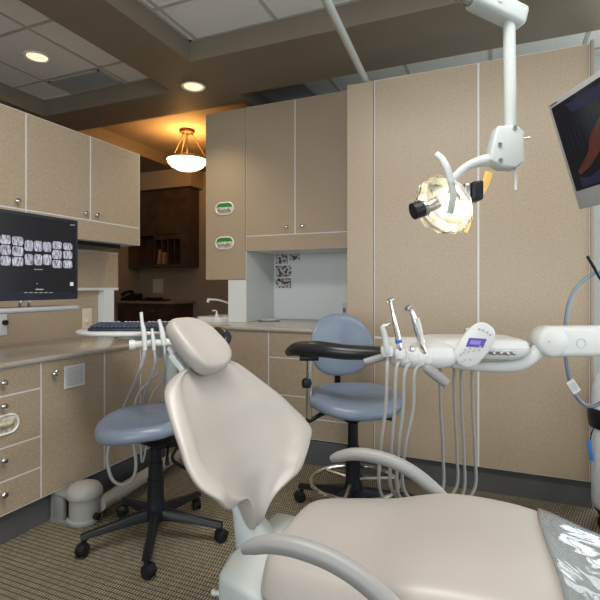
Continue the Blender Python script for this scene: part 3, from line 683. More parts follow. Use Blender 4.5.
# ------------------------------------------------------------------ operator stools
def stool(c, face, zseat, phase, label, ring, back_h):
    f = Vector((*face, 0)).normalized(); s = V(-f.y, f.x, 0); c = V(c[0], c[1], 0)
    t = thing('operator_stool', label, 'stool', c, 'blue operator stools')
    for k in range(5):
        a = phase+k*2*pi/5; d = V(math.cos(a), math.sin(a), 0); p = V(-d.y, d.x, 0)
        m = MB(); rs = []
        for r, z, w, h in ((.02, .128, .028, .030), (.10, .122, .024, .024), (.22, .105, .021, .016), (.31, .094, .021, .014), (.338, .090, .018, .012)):
            q = c+d*r+V(0, 0, z); rs.append([q+p*w*.8+V(0, 0, h*.6), q+p*w*.4+V(0, 0, h), q-p*w*.4+V(0, 0, h), q-p*w*.8+V(0, 0, h*.6), q-p*w-V(0, 0, h*.9), q+p*w-V(0, 0, h*.9)])
        m.rings(rs); lg = m.build('leg', 'black', t, smooth=50)
        m = MB(); q = c+d*.322; tw = V(math.cos(a+.9), math.sin(a+.9), 0); aw = V(-tw.y, tw.x, 0)
        m.cyl(q+V(0, 0, .05), q+V(0, 0, .085), .012)
        for sg in (-1, 1): m.lathe([(.001, -.009), (.020, -.009), (.028, -.005), (.030, 0), (.028, .005), (.020, .009), (.001, .009)], q+aw*.014*sg+V(0, 0, .0305)+tw*.012, aw, n=24)
        m.prism([q+aw*-.020+tw*x+V(0, 0, z) for x, z in ((-.016, .030), (-.012, .052), (.005, .064), (.028, .062), (.044, .046), (.046, .030), (.03, .040), (.0, .040))], aw*.040, .003)
        m.build('caster', 'black', lg)
    m = MB(); m.lathe([(.001, .092), (.045, .095), (.052, .12), (.046, .17), (.040, .20), (.040, .30), (.036, .302), (.034, .38), (.028, .382), (.028, zseat-.15), (.001, zseat-.15)], c, n=28); m.build('gas_column', 'black', t)
    if ring:
        m = MB(); R = .235; rc = c+f*.03
        m.tube([rc+V(R*math.cos(k*pi/18), R*math.sin(k*pi/18), ring) for k in range(37)], .011, n=10, k=1, closed=True)
        for k in range(3):
            a = .6+k*2*pi/3; m.cyl(c+V(.03*math.cos(a), .03*math.sin(a), ring), rc+V(R*.99*math.cos(a), R*.99*math.sin(a), ring), .009, n=8)
        m.build('foot_ring', 'chrome', t)
    # mechanism
    m = MB(); zz = zseat-.118
    m.lathe([(.03, zz-.02), (.075, zz+.005), (.115, zz+.035), (.17, zz+.062), (.17, zz+.066), (.001, zz+.066)], c, n=28)
    m.obox(c-f*.08+V(0, 0, zz), f, s, V(0, 0, 1), .10, .045, .03, .01); m.build('mechanism', 'black', t)
    m = MB(); m.tube([c-f*.05+s*.05+V(0, 0, zz-.01), c-f*.02+s*.16+V(0, 0, zz-.02), c+s*.24+V(0, 0, zz-.03)], [.006, .006, .011], n=8); m.build('lever', 'black', t)
    # seat: rounded, dished cushion
    def outline(a):
        r = .245/((abs(math.cos(a))**2.3+abs(math.sin(a))**2.3)**(1/2.3)); return r*(1.06 if math.cos(a) > 0 else 1)
    def sp(u, v, up):
        a = u*2*pi; r = outline(a)
        prof = [(0, .000), (.35, .000), (.65, .010), (.82, .022), (.93, .018), (.985, .000), (1.0, -.018)] if up else [(0, -.050), (.4, -.050), (.75, -.048), (.9, -.044), (.96, -.040), (.985, -.034), (1.0, -.018)]
        x = v*6; i = min(int(x), 5); g = x-i; rr = prof[i][0]+(prof[i+1][0]-prof[i][0])*g; z = prof[i][1]+(prof[i+1][1]-prof[i][1])*g
        lx, ly = math.cos(a)*r*rr, math.sin(a)*r*rr
        drop = -.030*max(0, lx/.25)**2 + .012*max(0, -lx/.25)**2 + .012*(abs(ly)/.25)**2*(1 if lx < 0 else .5)
        return c+f*(lx+.02)+s*ly+V(0, 0, zseat+z+drop)
    m = MB(); n = 48
    for up in (1, 0):
        rs = [[sp(k/n, max(j, .02)/6 if j == 0 else j/6, up) for k in range(n)] for j in range(7)]
        m.rings(rs, cap=False); m.bm.faces.new([v for v in m.bm.verts[-7*n:-6*n]] if False else [m.bm.verts.new(p) for p in rs[0]])
    m.build('seat', 'blue', t, smooth=70, sub=1)
    # backrest on its stalk
    bc = c-f*.235-s*.012+V(0, 0, zseat+back_h); nb = (f+V(0, 0, .12)).normalized(); ub = nb.cross(s).normalized()*-1
    if ub.z < 0: ub = -ub
    def bk(u, v, front):
        a = u*2*pi; e = 2.4; r = 1/((abs(math.cos(a))**e+abs(math.sin(a))**e)**(1/e)); hw, hh = .192, .185
        prof = [(0, 1), (.4, 1), (.8, .92), (.95, .6), (1, 0)]; x = v*4; i = min(int(x), 3); g = x-i; rr = prof[i][0]+(prof[i+1][0]-prof[i][0])*g; th = prof[i][1]+(prof[i+1][1]-prof[i][1])*g
        lx, lz = math.cos(a)*r*rr*hw, math.sin(a)*r*rr*hh
        lx *= 1-.10*max(0, lz/hh)
        return bc+s*lx+ub*lz+nb*((1.6*lx*lx)+(.024 if front else -.020)*th)
    m = MB()
    for fr in (1, 0):
        rs = [[bk(k/n, .02 if j == 0 else j/4, fr) for k in range(n)] for j in range(5)]
        m.rings(rs, cap=False); m.bm.faces.new([m.bm.verts.new(p) for p in rs[0]])
    m.build('backrest', 'blue', t, smooth=70, sub=1)
    m = MB(); b0 = c-f*.10+V(0, 0, zz)
    m.tube([b0, c-f*.26+V(0, 0, zz-.005), c-f*.315+V(0, 0, zz+.06), bc-nb*.045-ub*.03, bc-nb*.03+ub*.02], .018, n=10, flat=2.0, up=V(0, 0, 1)); m.build('back_stem', 'black', t)
    return t, c, f, s
T1, c1, f1, s1 = stool((-1.565, 1.885), (-.62, -.78), .595, math.radians(-57), 'blue stool in front of the left cabinets, behind the patient chair back', 0, .24)
m = MB(); m.tube([D(208, 333, 2.60), D(219, 332, 2.54), D(226, 337, 2.47), D(224, 346, 2.42)], [.02, .03, .03, .018], n=12); m.build('arm_pad', 'blackvinyl', T1)
T2, c2, f2, s2 = stool((-.735, 2.490), (.55, -.835), .655, math.radians(172), 'blue stool with chrome foot ring and black padded arm, by the back partition', .195, .245)
m = MB(); m.tube([D(290, 352, 2.60), D(298, 349, 2.50), D(318, 349, 2.40), D(345, 352, 2.33), D(378, 353, 2.33), D(392, 353, 2.38)], [.030, .046, .050, .046, .042, .034], n=20, flat=.82); m.build('arm_pad', 'blackvinyl', T2, smooth=60)
m = MB(); m.cyl(D(309.5, 356, 2.47), D(309, 418, 2.47), .016, n=16); m.build('arm_post', 'chrome', T2)
MB().obox(D(309, 358, 2.46), RT, FW, V(0, 0, 1), .05, .025, .012, .005).build('pad_plate', 'black', T2)
m = MB(); m.tube([D(309, 414, 2.47), D(309, 421, 2.47), D(325, 413, 2.49), D(345, 415, 2.55)], .012, n=10); m.build('arm_bracket', 'black', T2)
MB().lathe([(.001, -.028), (.022, -.022), (.027, 0), (.020, .022), (.001, .028)], D(306.5, 383, 2.45), n=20).build('clamp_knob', 'black', T2)

# ------------------------------------------------------------------ patient chair
CYC = 1.26
t = CH = thing('dental_chair', 'stone-coloured reclining patient chair in the foreground', 'dental chair', (-.1, CYC, 0))
def interp(rows, x):
    x = x*(len(rows)-1); i = min(int(x), len(rows)-2); g = x-i
    p0 = rows[max(i-1, 0)]; p1 = rows[i]; p2 = rows[i+1]; p3 = rows[min(i+2, len(rows)-1)]
    return [.5*((2*b)+(c-a)*g+(2*a-5*b+4*c-d)*g*g+(3*b-a-3*c+d)*g**3) for a, b, c, d in zip(p0, p1, p2, p3)]
BR = [(0.004, -0.686, 0.503, -0.686, 0.503), (0.026, -0.675, 0.53, -0.688, 0.528), (0.045, -0.664, 0.56, -0.692, 0.556), (0.075, -0.65, 0.59, -0.697, 0.582), (0.12, -0.625, 0.615, -0.702, 0.606), (0.17, -0.604, 0.638, -0.708, 0.632), (0.215, -0.6, 0.675, -0.716, 0.665), (0.265, -0.606, 0.706, -0.728, 0.697), (0.3, -0.614, 0.735, -0.742, 0.73), (0.32, -0.65, 0.766, -0.76, 0.765), (0.312, -0.692, 0.804, -0.778, 0.803), (0.292, -0.728, 0.845, -0.797, 0.845), (0.262, -0.776, 0.889, -0.82, 0.889), (0.22, -0.83, 0.94, -0.85, 0.94), (0.18, -0.855, 0.968, -0.864, 0.969), (0.12, -0.868, 0.986, -0.872, 0.986), (0.06, -0.875, 0.995, -0.877, 0.995), (0.012, -0.88, 0.998, -0.88, 0.998)]
BN = [list(r) for r in BR]
for k, (w, x, z) in {2: (.038, -.676, .568), 3: (.050, -.684, .600), 4: (.075, -.684, .628), 5: (.135, -.662, .648), 6: (.20, -.636, .668), 7: (.262, -.615, .700)}.items(): BN[k][0:3] = [w, x, z]
def bsurf(side):
    def f(u, v):
        w, xe, ze, xc, zc = interp(BR if u >= .5 else BN, v); s = u*2-1
        s = math.sin(s*pi/2) if True else s
        s2 = abs(s)**2.2
        x = xc+(xe-xc)*s2; z = zc+(ze-zc)*s2
        th = .024*math.sqrt(max(0, 1-s**6))*min(1, math.sqrt(max(0, min(v, 1-v))*14))
        rim = .010*math.exp(-((abs(s)-.86)/.10)**2)*min(1, v*5) if side > 0 else 0
        return V(x, CYC+w*s, z)+V(.90, 0, .43)*((th+rim) if side > 0 else -th*.9)
    return f
MB().shell(bsurf(1), bsurf(-1), 40, 64).build('backrest', 'uph', t, smooth=180)
# headrest: soft cushion
hc = V(-.880, CYC-.010, 1.055); hu = V(-.70, .0, .71).normalized(); hs = V(0, 1, 0); hn = V(.71, 0, .70).normalized()
m = MB(); n = 40; rs = []
for j in range(17):
    ph = -pi/2+pi*j/16; k = abs(math.cos(ph))**.55; zz = math.sin(ph); zz = math.copysign(abs(zz)**.62, zz)
    rr = []
    for q in range(n):
        a = 2*pi*q/n; e = 2.8; r = 1/((abs(math.cos(a))**e+abs(math.sin(a))**e)**(1/e))
        ly = math.cos(a)*r*.101*k; lu = math.sin(a)*r*.108*k
        ly *= 1-.10*(lu/.10)
        rr.append(hc+hs*ly+hu*lu+hn*(zz*.034+2.2*ly*ly))
    rs.append(rr)
m.rings(rs); m.build('headrest', 'uph', t, smooth=180)
m = MB(); p0 = hc-hn*.040
m.obox(p0-hs*.072-hu*.035, hu, hs, hn, .048, .010, .010, .004); m.obox(p0-hu*.01, hu, hs, hn, .05, .07, .008, .006); m.tube([p0-hu*.02, p0-hu*.08-hn*.01, V(-.905, CYC, .93)], .03, n=10, flat=.4); m.build('headrest_bracket', 'white', t)
# seat and leg rest cushion
ST = [(-.565, .150, .545, .530), (-.550, .205, .575, .525), (-.515, .240, .588, .528), (-.44, .258, .596, .540), (-.30, .270, .608, .572), (-.15, .282, .630, .613), (0, .280, .634, .614), (.12, .268, .620, .600), (.26, .250, .585, .563), (.45, .235, .555, .532), (.70, .220, .530, .508), (.92, .205, .515, .492), (1.00, .190, .508, .486), (1.03, .14, .498, .478)]
def seat(top, off=0):
    def f(u, v):
        x, w, zc, ze = interp(ST, v); s = math.sin((u*2-1)*pi/2); w += off
        e = .5*(1-math.cos(min(v, 1-v)*18)) if min(v, 1-v) < .17 else 1
        th = .11 if x < 0 else .11-.05*min(1, x/.4)
        if top:
            dish = -.020*(1-abs(s)**2)*max(0, 1-abs(x+.30)/.35)
            z = ze+(zc-ze)*(1-abs(s)**3)+dish+off
            if abs(s) > .80: z -= (abs(s)-.80)**2*.9
        else: z = ze-.040-th*.55*math.sqrt(max(0, 1-s**8))*max(e, .25)
        return V(x, CYC+w*s, z)
    return f
MB().shell(seat(1), seat(0), 40, 70).build('seat', 'uph', t, smooth=180)
# seat side shell
def ssurf(top):
    def f(u, v):
        x, w, zc, ze = interp(ST, .03+.93*v); s = u*2-1
        return V(x, CYC+(w-.015)*s, ze-.052) if top else V(x, CYC+(w-.05)*s, ze-.135-(.03*(1-s*s)))
    return f
MB().shell(ssurf(1), ssurf(0), 16, 40).build('seat_shell', 'cool', t, smooth=60)
# armrests
for sg, nm in ((-1, 'near'), (1, 'far')):
    Y = CYC+sg*.308; P = [V(-.540, Y, .640), V(-.515, Y, .652), V(-.465, Y, .668), V(-.40, Y, .672), V(-.32, Y, .660), V(-.24, Y, .625), V(-.16, Y, .560), V(-.10, Y, .48), V(-.08, Y-sg*.05, .42)]
    MB().tube(P, [.012, .018, .021, .022, .022, .022, .022, .022, .022], n=18, up=V(0, 1, 0)).build('armrest', 'arm', t, smooth=60)
# frame, yoke behind the seat, base
m = MB()
m.prism([V(-.700, 1.09, .47), V(-.715, 1.18, .482), V(-.70, 1.46, .482), V(-.36, 1.46, .47), V(-.36, 1.02, .47), V(-.55, 1.04, .47)], (0, 0, -.16), .018, 3)
m.build('frame_cover', 'cool', t, smooth=50)
m = MB(); m.prism([V(-.735, 1.20, .46), V(-.752, 1.20, .56), V(-.752, 1.205, .63), V(-.742, 1.30, .63), V(-.71, 1.335, .55), V(-.675, 1.36, .47), V(-.68, 1.20, .45)], (.0, .0, -.0001), 0)
m = MB()
rs = []
for x0, x1, y0, y1, z in ((-.735, -.62, 1.235, 1.36, .44), (-.738, -.66, 1.228, 1.345, .50), (-.742, -.695, 1.225, 1.325, .56), (-.760, -.725, 1.228, 1.31, .61), (-.815, -.775, 1.22, 1.30, .69), (-.845, -.805, 1.23, 1.29, .76)):
    rs.append([V(x0+.015, y0, z), V(x1-.015, y0, z), V(x1, y0+.015, z), V(x1, y1-.015, z), V(x1-.015, y1, z), V(x0+.015, y1, z), V(x0, y1-.015, z), V(x0, y0+.015, z)])
m.rings(rs); m.build('back_yoke', 'cool', t, smooth=50)
m = MB(); m.prism([V(-.60, 1.10, .31), V(-.60, 1.42, .31), V(.35, 1.40, .33), (V(.35, 1.12, .33))], (0, 0, .12), .01); m.prism([V(-.45, 1.16, .06), V(.10, 1.16, .06), V(.28, 1.16, .34), V(-.40, 1.16, .34)], (0, .20, 0), .02)
m.build('lift_column', 'cool', t, smooth=50)
m = MB(); m.box(-.60, .45, 1.04, 1.48, .001, .065, .02, 3); m.build('base_plate', 'cool', t, smooth=50)
m = MB(); m.cyl(V(-.70, 1.125, .395), V(-.725, 1.12, .395), .007, n=12); m.ball(V(-.728, 1.12, .395), .009); m.build('release_knob', 'white', t)
# clear film over the leg rest
def fs(up):
    def f(u, v):
        vv = .530+.455*v; q = seat(1, .006+(.0 if up else -.0035))(u, vv)
        wv = .004*math.sin(u*19+v*5)*math.sin(v*16+u*7); ss = abs(u*2-1)
        q.z += .004+wv*(1 if 1 else 0)*.6
        if ss > .93: q.z -= (ss-.93)*.5
        q.x += .012*math.sin(u*7)*(1-v)
        return q
    return f
film = MB().shell(fs(1), fs(0), 50, 60).build('plastic_cover', 'film', smooth=180)
tag(film, 'clear wrinkled plastic cover over the foot end of the patient chair', 'plastic cover')

# ------------------------------------------------------------------ doctor's delivery unit
ZD = 1.95
o = D(455, 350, ZD); o.z = 0; az = V(0, 0, 1)
def L(u, v, d): return D(u, v, d)
PO = D(672, 340, 1.90)
t = DU = thing('delivery_unit', 'white swing-arm instrument tray unit with control pad, at the right', 'instrument tray', (PO.x, PO.y, 0))
def U(a, b, z): return o+RT*a+FW*b+az*z
def rr(a0, a1, b0, b1, r, z, n=6):
    p = []
    for q, (ca, cb) in enumerate(((a1-r, b1-r), (a0+r, b1-r), (a0+r, b0+r), (a1-r, b0+r))):
        for k in range(n+1): th = q*pi/2+k*pi/2/n; p.append(U(ca+r*math.cos(th), cb+r*math.sin(th), z))
    return p
m = MB()
m.rings([rr(-.10, -.0+.225, -.10, .12, .05, .955), rr(-.135, .245, -.125, .14, .06, .968), rr(-.14, .262, -.13, .145, .05, .985), rr(-.14, .264, -.13, .145, .05, .998), rr(-.138, .261, -.128, .143, .05, .999), rr(-.138, .261, -.128, .143, .05, 1.001), rr(-.14, .264, -.13, .145, .05, 1.003), rr(-.13, .256, -.12, .14, .05, 1.026), rr(-.10, .238, -.10, .12, .05, 1.034)])
m.build('tray_body', 'white', t, smooth=45)
# instrument holder head, left
m = MB()
m.rings([rr(-.275, -.06, -.175, .09, .045, .938), rr(-.292, -.045, -.190, .10, .05, .955), rr(-.294, -.042, -.192, .10, .05, .985), rr(-.285, -.05, -.182, .10, .05, 1.012), rr(-.26, -.07, -.14, .09, .045, 1.026)])
m.build('holder_head', 'white', t, smooth=45)
hs_ = []
for k, u in enumerate((387.5, 400, 413, 427)):
    b = L(u, 353+2.4*k, 1.755+.008*k); hs_.append(b)
    MB().lathe([(.010, -.012), (.021, -.010), (.025, .008), (.023, .024), (.013, .028), (.012, .0)], b, (az+RT*-.12).normalized(), n=20).build('holder', 'white', t)
# handles
MB().tube([L(425, 366, 1.74), L(428, 369, 1.73), L(437, 376, 1.72), L(447, 384, 1.71)], [.012, .019, .020, .018], n=16).build('handle', 'arm', t)
MB().tube([L(389, 355, 1.80), L(383, 357, 1.80), L(373, 360, 1.80), L(364, 362, 1.80)], [.012, .014, .015, .012], n=14).build('handle', 'arm', t)
# small toggles at the right
m = MB()
for k, (u, v) in enumerate(((488, 352.5), (495, 352.5), (502, 352.8), (508, 352.5))):
    p = L(u, v, 1.83); m.cyl(p, p-FW*.020+RT*.012, .007, .006, n=12); m.ball(p-FW*.022+RT*.013, .0075, n=10)
m.build('toggle', 'steel', t)
MB().ball(L(467, 329.5, 2.0), .010, n=12).build('indicator_knob', 'steel', t)
# control pad
pc = L(474.5, 345, 1.78); pu = (RT*.56+az*.83-FW*.10).normalized(); pn = (-FW+az*.25+RT*.0).normalized(); ps = pu.cross(pn).normalized(); pn = ps.cross(pu).normalized()
if ps.dot(RT) < 0: ps = -ps
if pn.dot(FW) > 0: pn = -pn
def pad(r, h, sc=1):
    p = []
    for q in range(44):
        a = 2*pi*q/44; e = 2.5; k = 1/((abs(math.cos(a))**e+abs(math.sin(a))**e)**(1/e)); p.append(pc+ps*math.cos(a)*k*(.054*sc-r)+pu*math.sin(a)*k*(.093*sc-r)+pn*h)
    return p
m = MB(); m.rings([pad(.010, -.012), pad(.002, -.009), pad(0, 0), pad(.002, .007), pad(.007, .010)])
pd = m.build('control_pad', 'white', t, smooth=50)
def onpad(a, b, w, h): return [pc+ps*x+pu*y+pn*.0102 for x, y in ((a-w, b-h), (a+w, b-h), (a+w, b+h), (a-w, b+h))]
# display stays upright in the picture: skewed rectangle
dc = pc+pu*.012-RT*.003; wx = RT*.0315-az*.0015; hy = az*.0165+RT*.0065
def pj_(v): return v-pn*(v-pc).dot(pn)+pn*.0104
MB().prism([pj_(dc-wx-hy), pj_(dc+wx-hy), pj_(dc+wx+hy), pj_(dc-wx+hy)], pn*.0012).build('display', 'purple', pd, smooth=0)
MB().prism([pj_(dc-wx*.7-hy*.4), pj_(dc+wx*.5-hy*.4), pj_(dc+wx*.5+hy*.5), pj_(dc-wx*.7+hy*.5)], pn*.0016).build('display_text', mat('pale display text', (.2, .2, .5), .4, emit=.15, emit_col=(.2, .18, .6)), pd, smooth=0)
m = MB()
for r in range(2):
    for q in range(4): p = pj_(pc-hy*(1.0+r*.75)+RT*(-.030+q*.0185)+az*(.004*q)); m.cyl(p, p+pn*.0018, .0042, n=12)
for (a, b) in ((-.022, -.060), (.0, -.066), (.016, -.054), (-.004, -.078), (-.022, .058), (-.008, .063), (.008, .066), (.022, .064)): p = pc+ps*a+pu*b+pn*.0102; m.cyl(p, p+pn*.0018, .0042, n=12)
m.build('keypad', 'greygloss', pd)
MB().tube([pc-pn*.010, pc-pn*.04-az*.02, L(470, 358, 1.88)], .014, n=10).build('pad_bracket', 'white', t)
# swing arm
MB().tube([L(452, 364, 1.93), L(480, 366, 1.92), L(505, 366.5, 1.91), L(521, 364, 1.90), L(534, 355, 1.90), L(542, 345, 1.90)], [.018, .022, .024, .025, .027, .029], n=18).build('elbow_arm', 'white', t, smooth=60)
k = L(548.5, 341, 1.90)
m = MB(); m.lathe([(.001, -.050), (.044, -.050), (.058, -.042), (.062, -.030), (.062, .035), (.052, .045), (.001, .045)], k, FW, n=40); jn = m.build('pivot_joint', 'white', t, smooth=50)
p = L(549, 341.5, 1.849); MB().cyl(p, p-FW*.002, .004, n=10).build('screw', 'greygloss', jn)
m = MB(); e = L(672, 340, 1.90); d = (e-k)
m.obox((k+e)/2+az*0, d, FW, az, d.length/2, .045, .060, .022, 4); sa = m.build('swing_arm', 'white', t, smooth=50)
p = L(581, 343, 1.855); m = MB(); m.lathe([(.0155, -.001), (.0165, .0015), (.018, .0015), (.0185, -.001)], p-FW*.001, -FW, n=28, cap=False); m.build('cap_ring', 'cool', sa)
m = MB(); m.lathe([(.30, .002), (.30, .03), (.10, .06), (.055, .08), (.055, 1.06), (.001, 1.065)], V(PO.x, PO.y, 0), n=36); m.build('post', 'white', t, smooth=50)
# instruments in the holders
def inst(label, pts, rad, hose, mt, cat='dental handpiece', ring=None, rh=.0065):
    t = thing('handpiece', label, cat, pts[-1], 'handpieces in the delivery tray holders')
    b = MB().tube(pts, rad, n=16).build('body', mt, t, smooth=60)
    if ring: MB().cyl(ring[0], ring[1], ring[2], n=16).build('colour_ring', mat('bright blue ring', (.03, .12, .55), .3), t)
    MB().tube(hose, rh, n=10, k=8).build('hose', 'hose', t); return t
def hose(u0, u1, u2, u3, zlow, b, back):
    s = b-az*.010
    w = lambda u, v, d: L(u, v, d)
    return [s, w(u0, 372, 1.74), w(u1, 410, 1.76), w(u2, 455, 1.80), w(u2+2, zlow+18, 1.86), w((u2+back)/2+2, zlow+38, 1.94), w(back+1, zlow+16, 2.0), w(back+3, 455, 2.02), w(back+1, 415, 2.0), w(back, 380, 1.97), w(back+1, 360, 1.93)]
b = hs_[0]; t = inst('short grey-white air and water syringe, leftmost in the tray holders', [L(388.5, 327, 1.74), L(386, 325.5, 1.74), L(383, 328, 1.74), L(385, 337, 1.74), L(387.5, 352, 1.74), b+az*.0], [.003, .007, .010, .011, .013, .012], hose(387, 385.5, 380, 430, 478, b, 440), 'cool')
MB().cyl(L(384.5, 327, 1.74), L(390, 323.5, 1.735), .007, .005, n=12).build('nozzle', 'steel', t)
b = hs_[1]; t = inst('slim chrome dental drill with a blue ring, tallest in the tray holders', [L(390.5, 300, 1.75), L(391, 306, 1.75), L(392.8, 313, 1.75), L(395, 323, 1.75), L(398.3, 338, 1.75), L(400, 350, 1.75), b], [.006, .0055, .006, .009, .0105, .011, .010], hose(396, 394.5, 391, 436, 474, b, 454), 'chrome', ring=(L(398.3, 339.5, 1.75), L(399, 343, 1.75), .0125))
m = MB(); m.cyl(L(388.5, 301, 1.745), L(393, 299, 1.755), .0075, n=14); m.cyl(L(388.2, 301.2, 1.742), L(387, 303, 1.738), .003, n=8); m.build('head', 'steel', t)
b = hs_[2]; t = inst('steel coupling without a tip, third in the tray holders', [L(411.8, 345.5, 1.76), L(412.2, 348, 1.76), L(412.6, 352, 1.76), b], [.007, .010, .010, .010], hose(405, 403, 398, 443, 480, b, 461), 'steel')
b = hs_[3]; t = inst('thick chrome turbine handpiece, nearest the control pad', [L(408, 307, 1.77), L(411.5, 311, 1.77), L(415.5, 322, 1.77), L(419.5, 335, 1.77), L(422.5, 349, 1.77), b], [.007, .008, .012, .0145, .014, .012], hose(415, 413, 404, 452, 476, b, 472), 'chrome')
m = MB(); m.cyl(L(406.3, 309.3, 1.76), L(409.3, 306.3, 1.775), .0078, n=14); m.build('head', 'steel', t)
MB().tube([L(417.5, 318, 1.755), L(420.5, 330, 1.755), L(423, 345, 1.755)], .007, n=8).build('side_tube', 'white', t)
# looping cable with paper label, hanging off the post
cb = [V(PO.x-.02, PO.y-.02, 1.067), L(625, 285, 2.00), L(602, 272, 2.05), L(584, 280, 2.05), L(571, 297, 2.05), L(565.5, 325, 2.05), L(566, 360, 2.05), L(572, 388, 2.05), L(582, 403, 2.05), L(594, 406, 2.05), L(606, 398, 2.05), L(625, 375, 2.00), V(PO.x-.05, PO.y-.03, .90)]
t = thing('cable', 'blue-grey looped cable with a white tag hanging beside the swing arm', 'cable', L(590, 400, 2.05))
MB().tube(cb, .0078, n=12).build('tubing', 'bluehose', t, smooth=60)
lb = MB(); q = L(573.5, 386.5, 2.035); lb.obox(q, (RT*.55-az*.84), (RT*.84+az*.55), FW, .030, .018, .0015); lt = lb.build('tag', 'paper', t, smooth=0)
lb = MB()
for k in range(4): lb.obox(q-FW*.0018+(RT*.84+az*.55)*(-.010+k*.0065), (RT*.55-az*.84), (RT*.84+az*.55), FW, .020-.004*(k % 2), .0012, .0004)
lb.build('tag_print', 'greygloss', lt, smooth=0)
t = tag(MB().tube([V(PO.x-.03, PO.y-.02, 1.069), L(640, 310, 1.97), L(605, 284, 2.02), L(594, 267, 2.02), L(587.5, 256, 2.02)], [.005, .005, .005, .007, .007], n=10).build('probe_cable', 'black'), 'thin black cable ending in a small tip above the looped cable', 'cable')
# tank at the right edge
tc = D(617, 400, 2.45); tc = V(tc.x, tc.y, 0)
t = thing('gas_cart', 'pale blue-white cylinder on castors with a black collar at the right edge', 'tank', tc)
MB().lathe([(.001, .090), (.095, .090), (.112, .105), (.114, .14), (.114, .66), (.110, .72), (.092, .78), (.05, .81), (.001, .815)], tc, n=44).build('tank', 'lightblue', t, smooth=50)
m = MB(); m.lathe([(.115, .510), (.125, .515), (.132, .56), (.132, .605), (.124, .615), (.115, .612)], tc, n=40, cap=False); m.build('collar', 'black', t, smooth=50)
m = MB(); m.lathe([(.08, .075), (.10, .08), (.10, .09), (.08, .09)], tc, n=30)
for k in range(4):
    a = .6+k*pi/2; q = tc+V(.085*math.cos(a), .085*math.sin(a), .032); m.cyl(q-RT*.01, q+RT*.01, .031, n=18); m.cyl(q, q+az*.045, .012, n=10)
m.build('castor_base', 'black', t)
bt = tc-RT*.150-FW*.02; bt.z = .405
tg = thing('key_tag', 'bright blue tag hanging on a black cord from the collar of the pale tank', 'tag', bt)
MB().obox(bt, RT+az*.12, FW, az-RT*.12, .009, .003, .055, .002).build('plate', 'bluetag', tg)
MB().tube([bt+az*.055, bt+az*.085+RT*.006, bt+az*.120+RT*.020], .003, n=8).build('cord', 'black', tg)

# ------------------------------------------------------------------ operating light
ZL = 1.5
t = OL = thing('operating_light', 'ceiling-hung surgical lamp with clear shield and lit reflector', 'operating light', (-.70, 1.10, ZC))
top = D(509, 14, ZL); mt0 = V(-.70, 1.10, 2.36)
MB().cyl(V(-.70, 1.10, 2.32), V(-.70, 1.10, 2.588), .034, n=24).build('ceiling_post', 'cool', t)
dr_ = (top-mt0).normalized(); yb = dr_.cross(az).normalized()
MB().cyl(mt0, top-dr_*.10, .026, n=24).build('boom', 'cool', t)
m = MB(); m.obox(top-dr_*.045, dr_, yb, yb.cross(dr_), .095, .034, .032, .015, 3); bh = m.build('boom_head', 'cool', t, smooth=50)
p = top-dr_*.06+yb*.0335*(1 if yb.dot(FW) < 0 else -1); q = -FW; MB().cyl(p, p+q*.004, .008, n=14).build('screw', 'greygloss', bh)
m = MB(); pts = [top-dr_*(.26-.022*k) for k in range(7)]; m.tube(pts, [.028, .033, .029, .034, .029, .033, .028], n=14, k=4); m.build('film_sleeve', 'film', t)
MB().cyl(top-az*.02, D(510.5, 128, ZL), .0185, n=24).build('drop_pole', 'cool', t)
jp = [(498, 125), (518, 125), (525, 131), (525, 162), (517, 168), (503, 167), (490, 160), (492, 148)]
MB().prism([D(u, v, ZL-.028) for u, v in jp], FW*.056, .008, 3).build('joint_housing', 'cool', t, smooth=50)
for (u, v) in ((515, 127.5), (500, 144.5), (500.5, 160)): p = D(u, v, ZL-.029); MB().lathe([(.007, 0), (.0065, -.003), (.003, -.003), (.003, -.001), (.001, -.001)], p, FW, n=12).build('screw', 'steel', t)
m = MB(); m.cyl(D(524, 138.5, ZL), D(530, 137.5, ZL), .003, n=8); m.build('latch_pin', 'steel', t)
m = MB(); m.cyl(D(515, 167, ZL), D(515, 175, ZL), .004, .006, n=12); m.cyl(D(515, 175, ZL), D(515.5, 190, ZL), .006, .004, n=12); m.build('pull_handle', 'white', t)
MB().tube([D(497, 160, ZL), D(490, 160, ZL), D(478, 162, ZL), D(465, 168, ZL), D(454, 178, ZL), D(444, 186, ZL), D(432, 192, ZL)], [.018, .018, .014, .012, .012, .010, .009], n=14, flat=1.15, up=az).build('yoke_arm', 'cool', t, smooth=60)
MB().tube([D(436, 154, 1.42), D(442, 159, 1.41), D(447, 168, 1.40), D(451, 182, 1.40), D(453, 196, 1.40), D(450, 214, 1.41)], .0105, n=14, flat=.6, up=FW).build('grab_handle', 'cool', t, smooth=60)
# reflector dish, facing down and to the left
dx = (-RT*.72-az*.55-FW*.42).normalized(); dc = D(455, 196, ZL)
MB().lathe([(.030, .012), (.058, .020), (.082, .038), (.098, .064), (.1005, .064), (.085, .034), (.060, .014), (.028, .004)], dc, dx, n=12, cap=False).build('reflector', mat('pearly faceted reflector', (.86, .84, .76), .32, metal=.55), t, smooth=20)
MB().lathe([(.102, .058), (.100, .075), (.078, .105), (.040, .122), (.012, .126), (.012, .123), (.038, .119), (.075, .102), (.097, .073), (.099, .058)], dc, dx, n=10, cap=False).build('clear_shield', 'clear', t, smooth=20)
MB().lathe([(.001, .014), (.030, .018), (.040, .034), (.032, .060), (.001, .072)], dc-az*.012, dx, n=20).build('bulb', 'bulb', t)
kb = D(422, 209, ZL-.02)
m = MB(); m.cyl(D(426, 208, 1.46), D(437, 203, 1.47), .018, .022, n=20); m.cyl(D(424, 208.5, 1.46), D(427, 207.5, 1.46), .024, n=20); sh = m.build('focus_mount', 'steel', t)
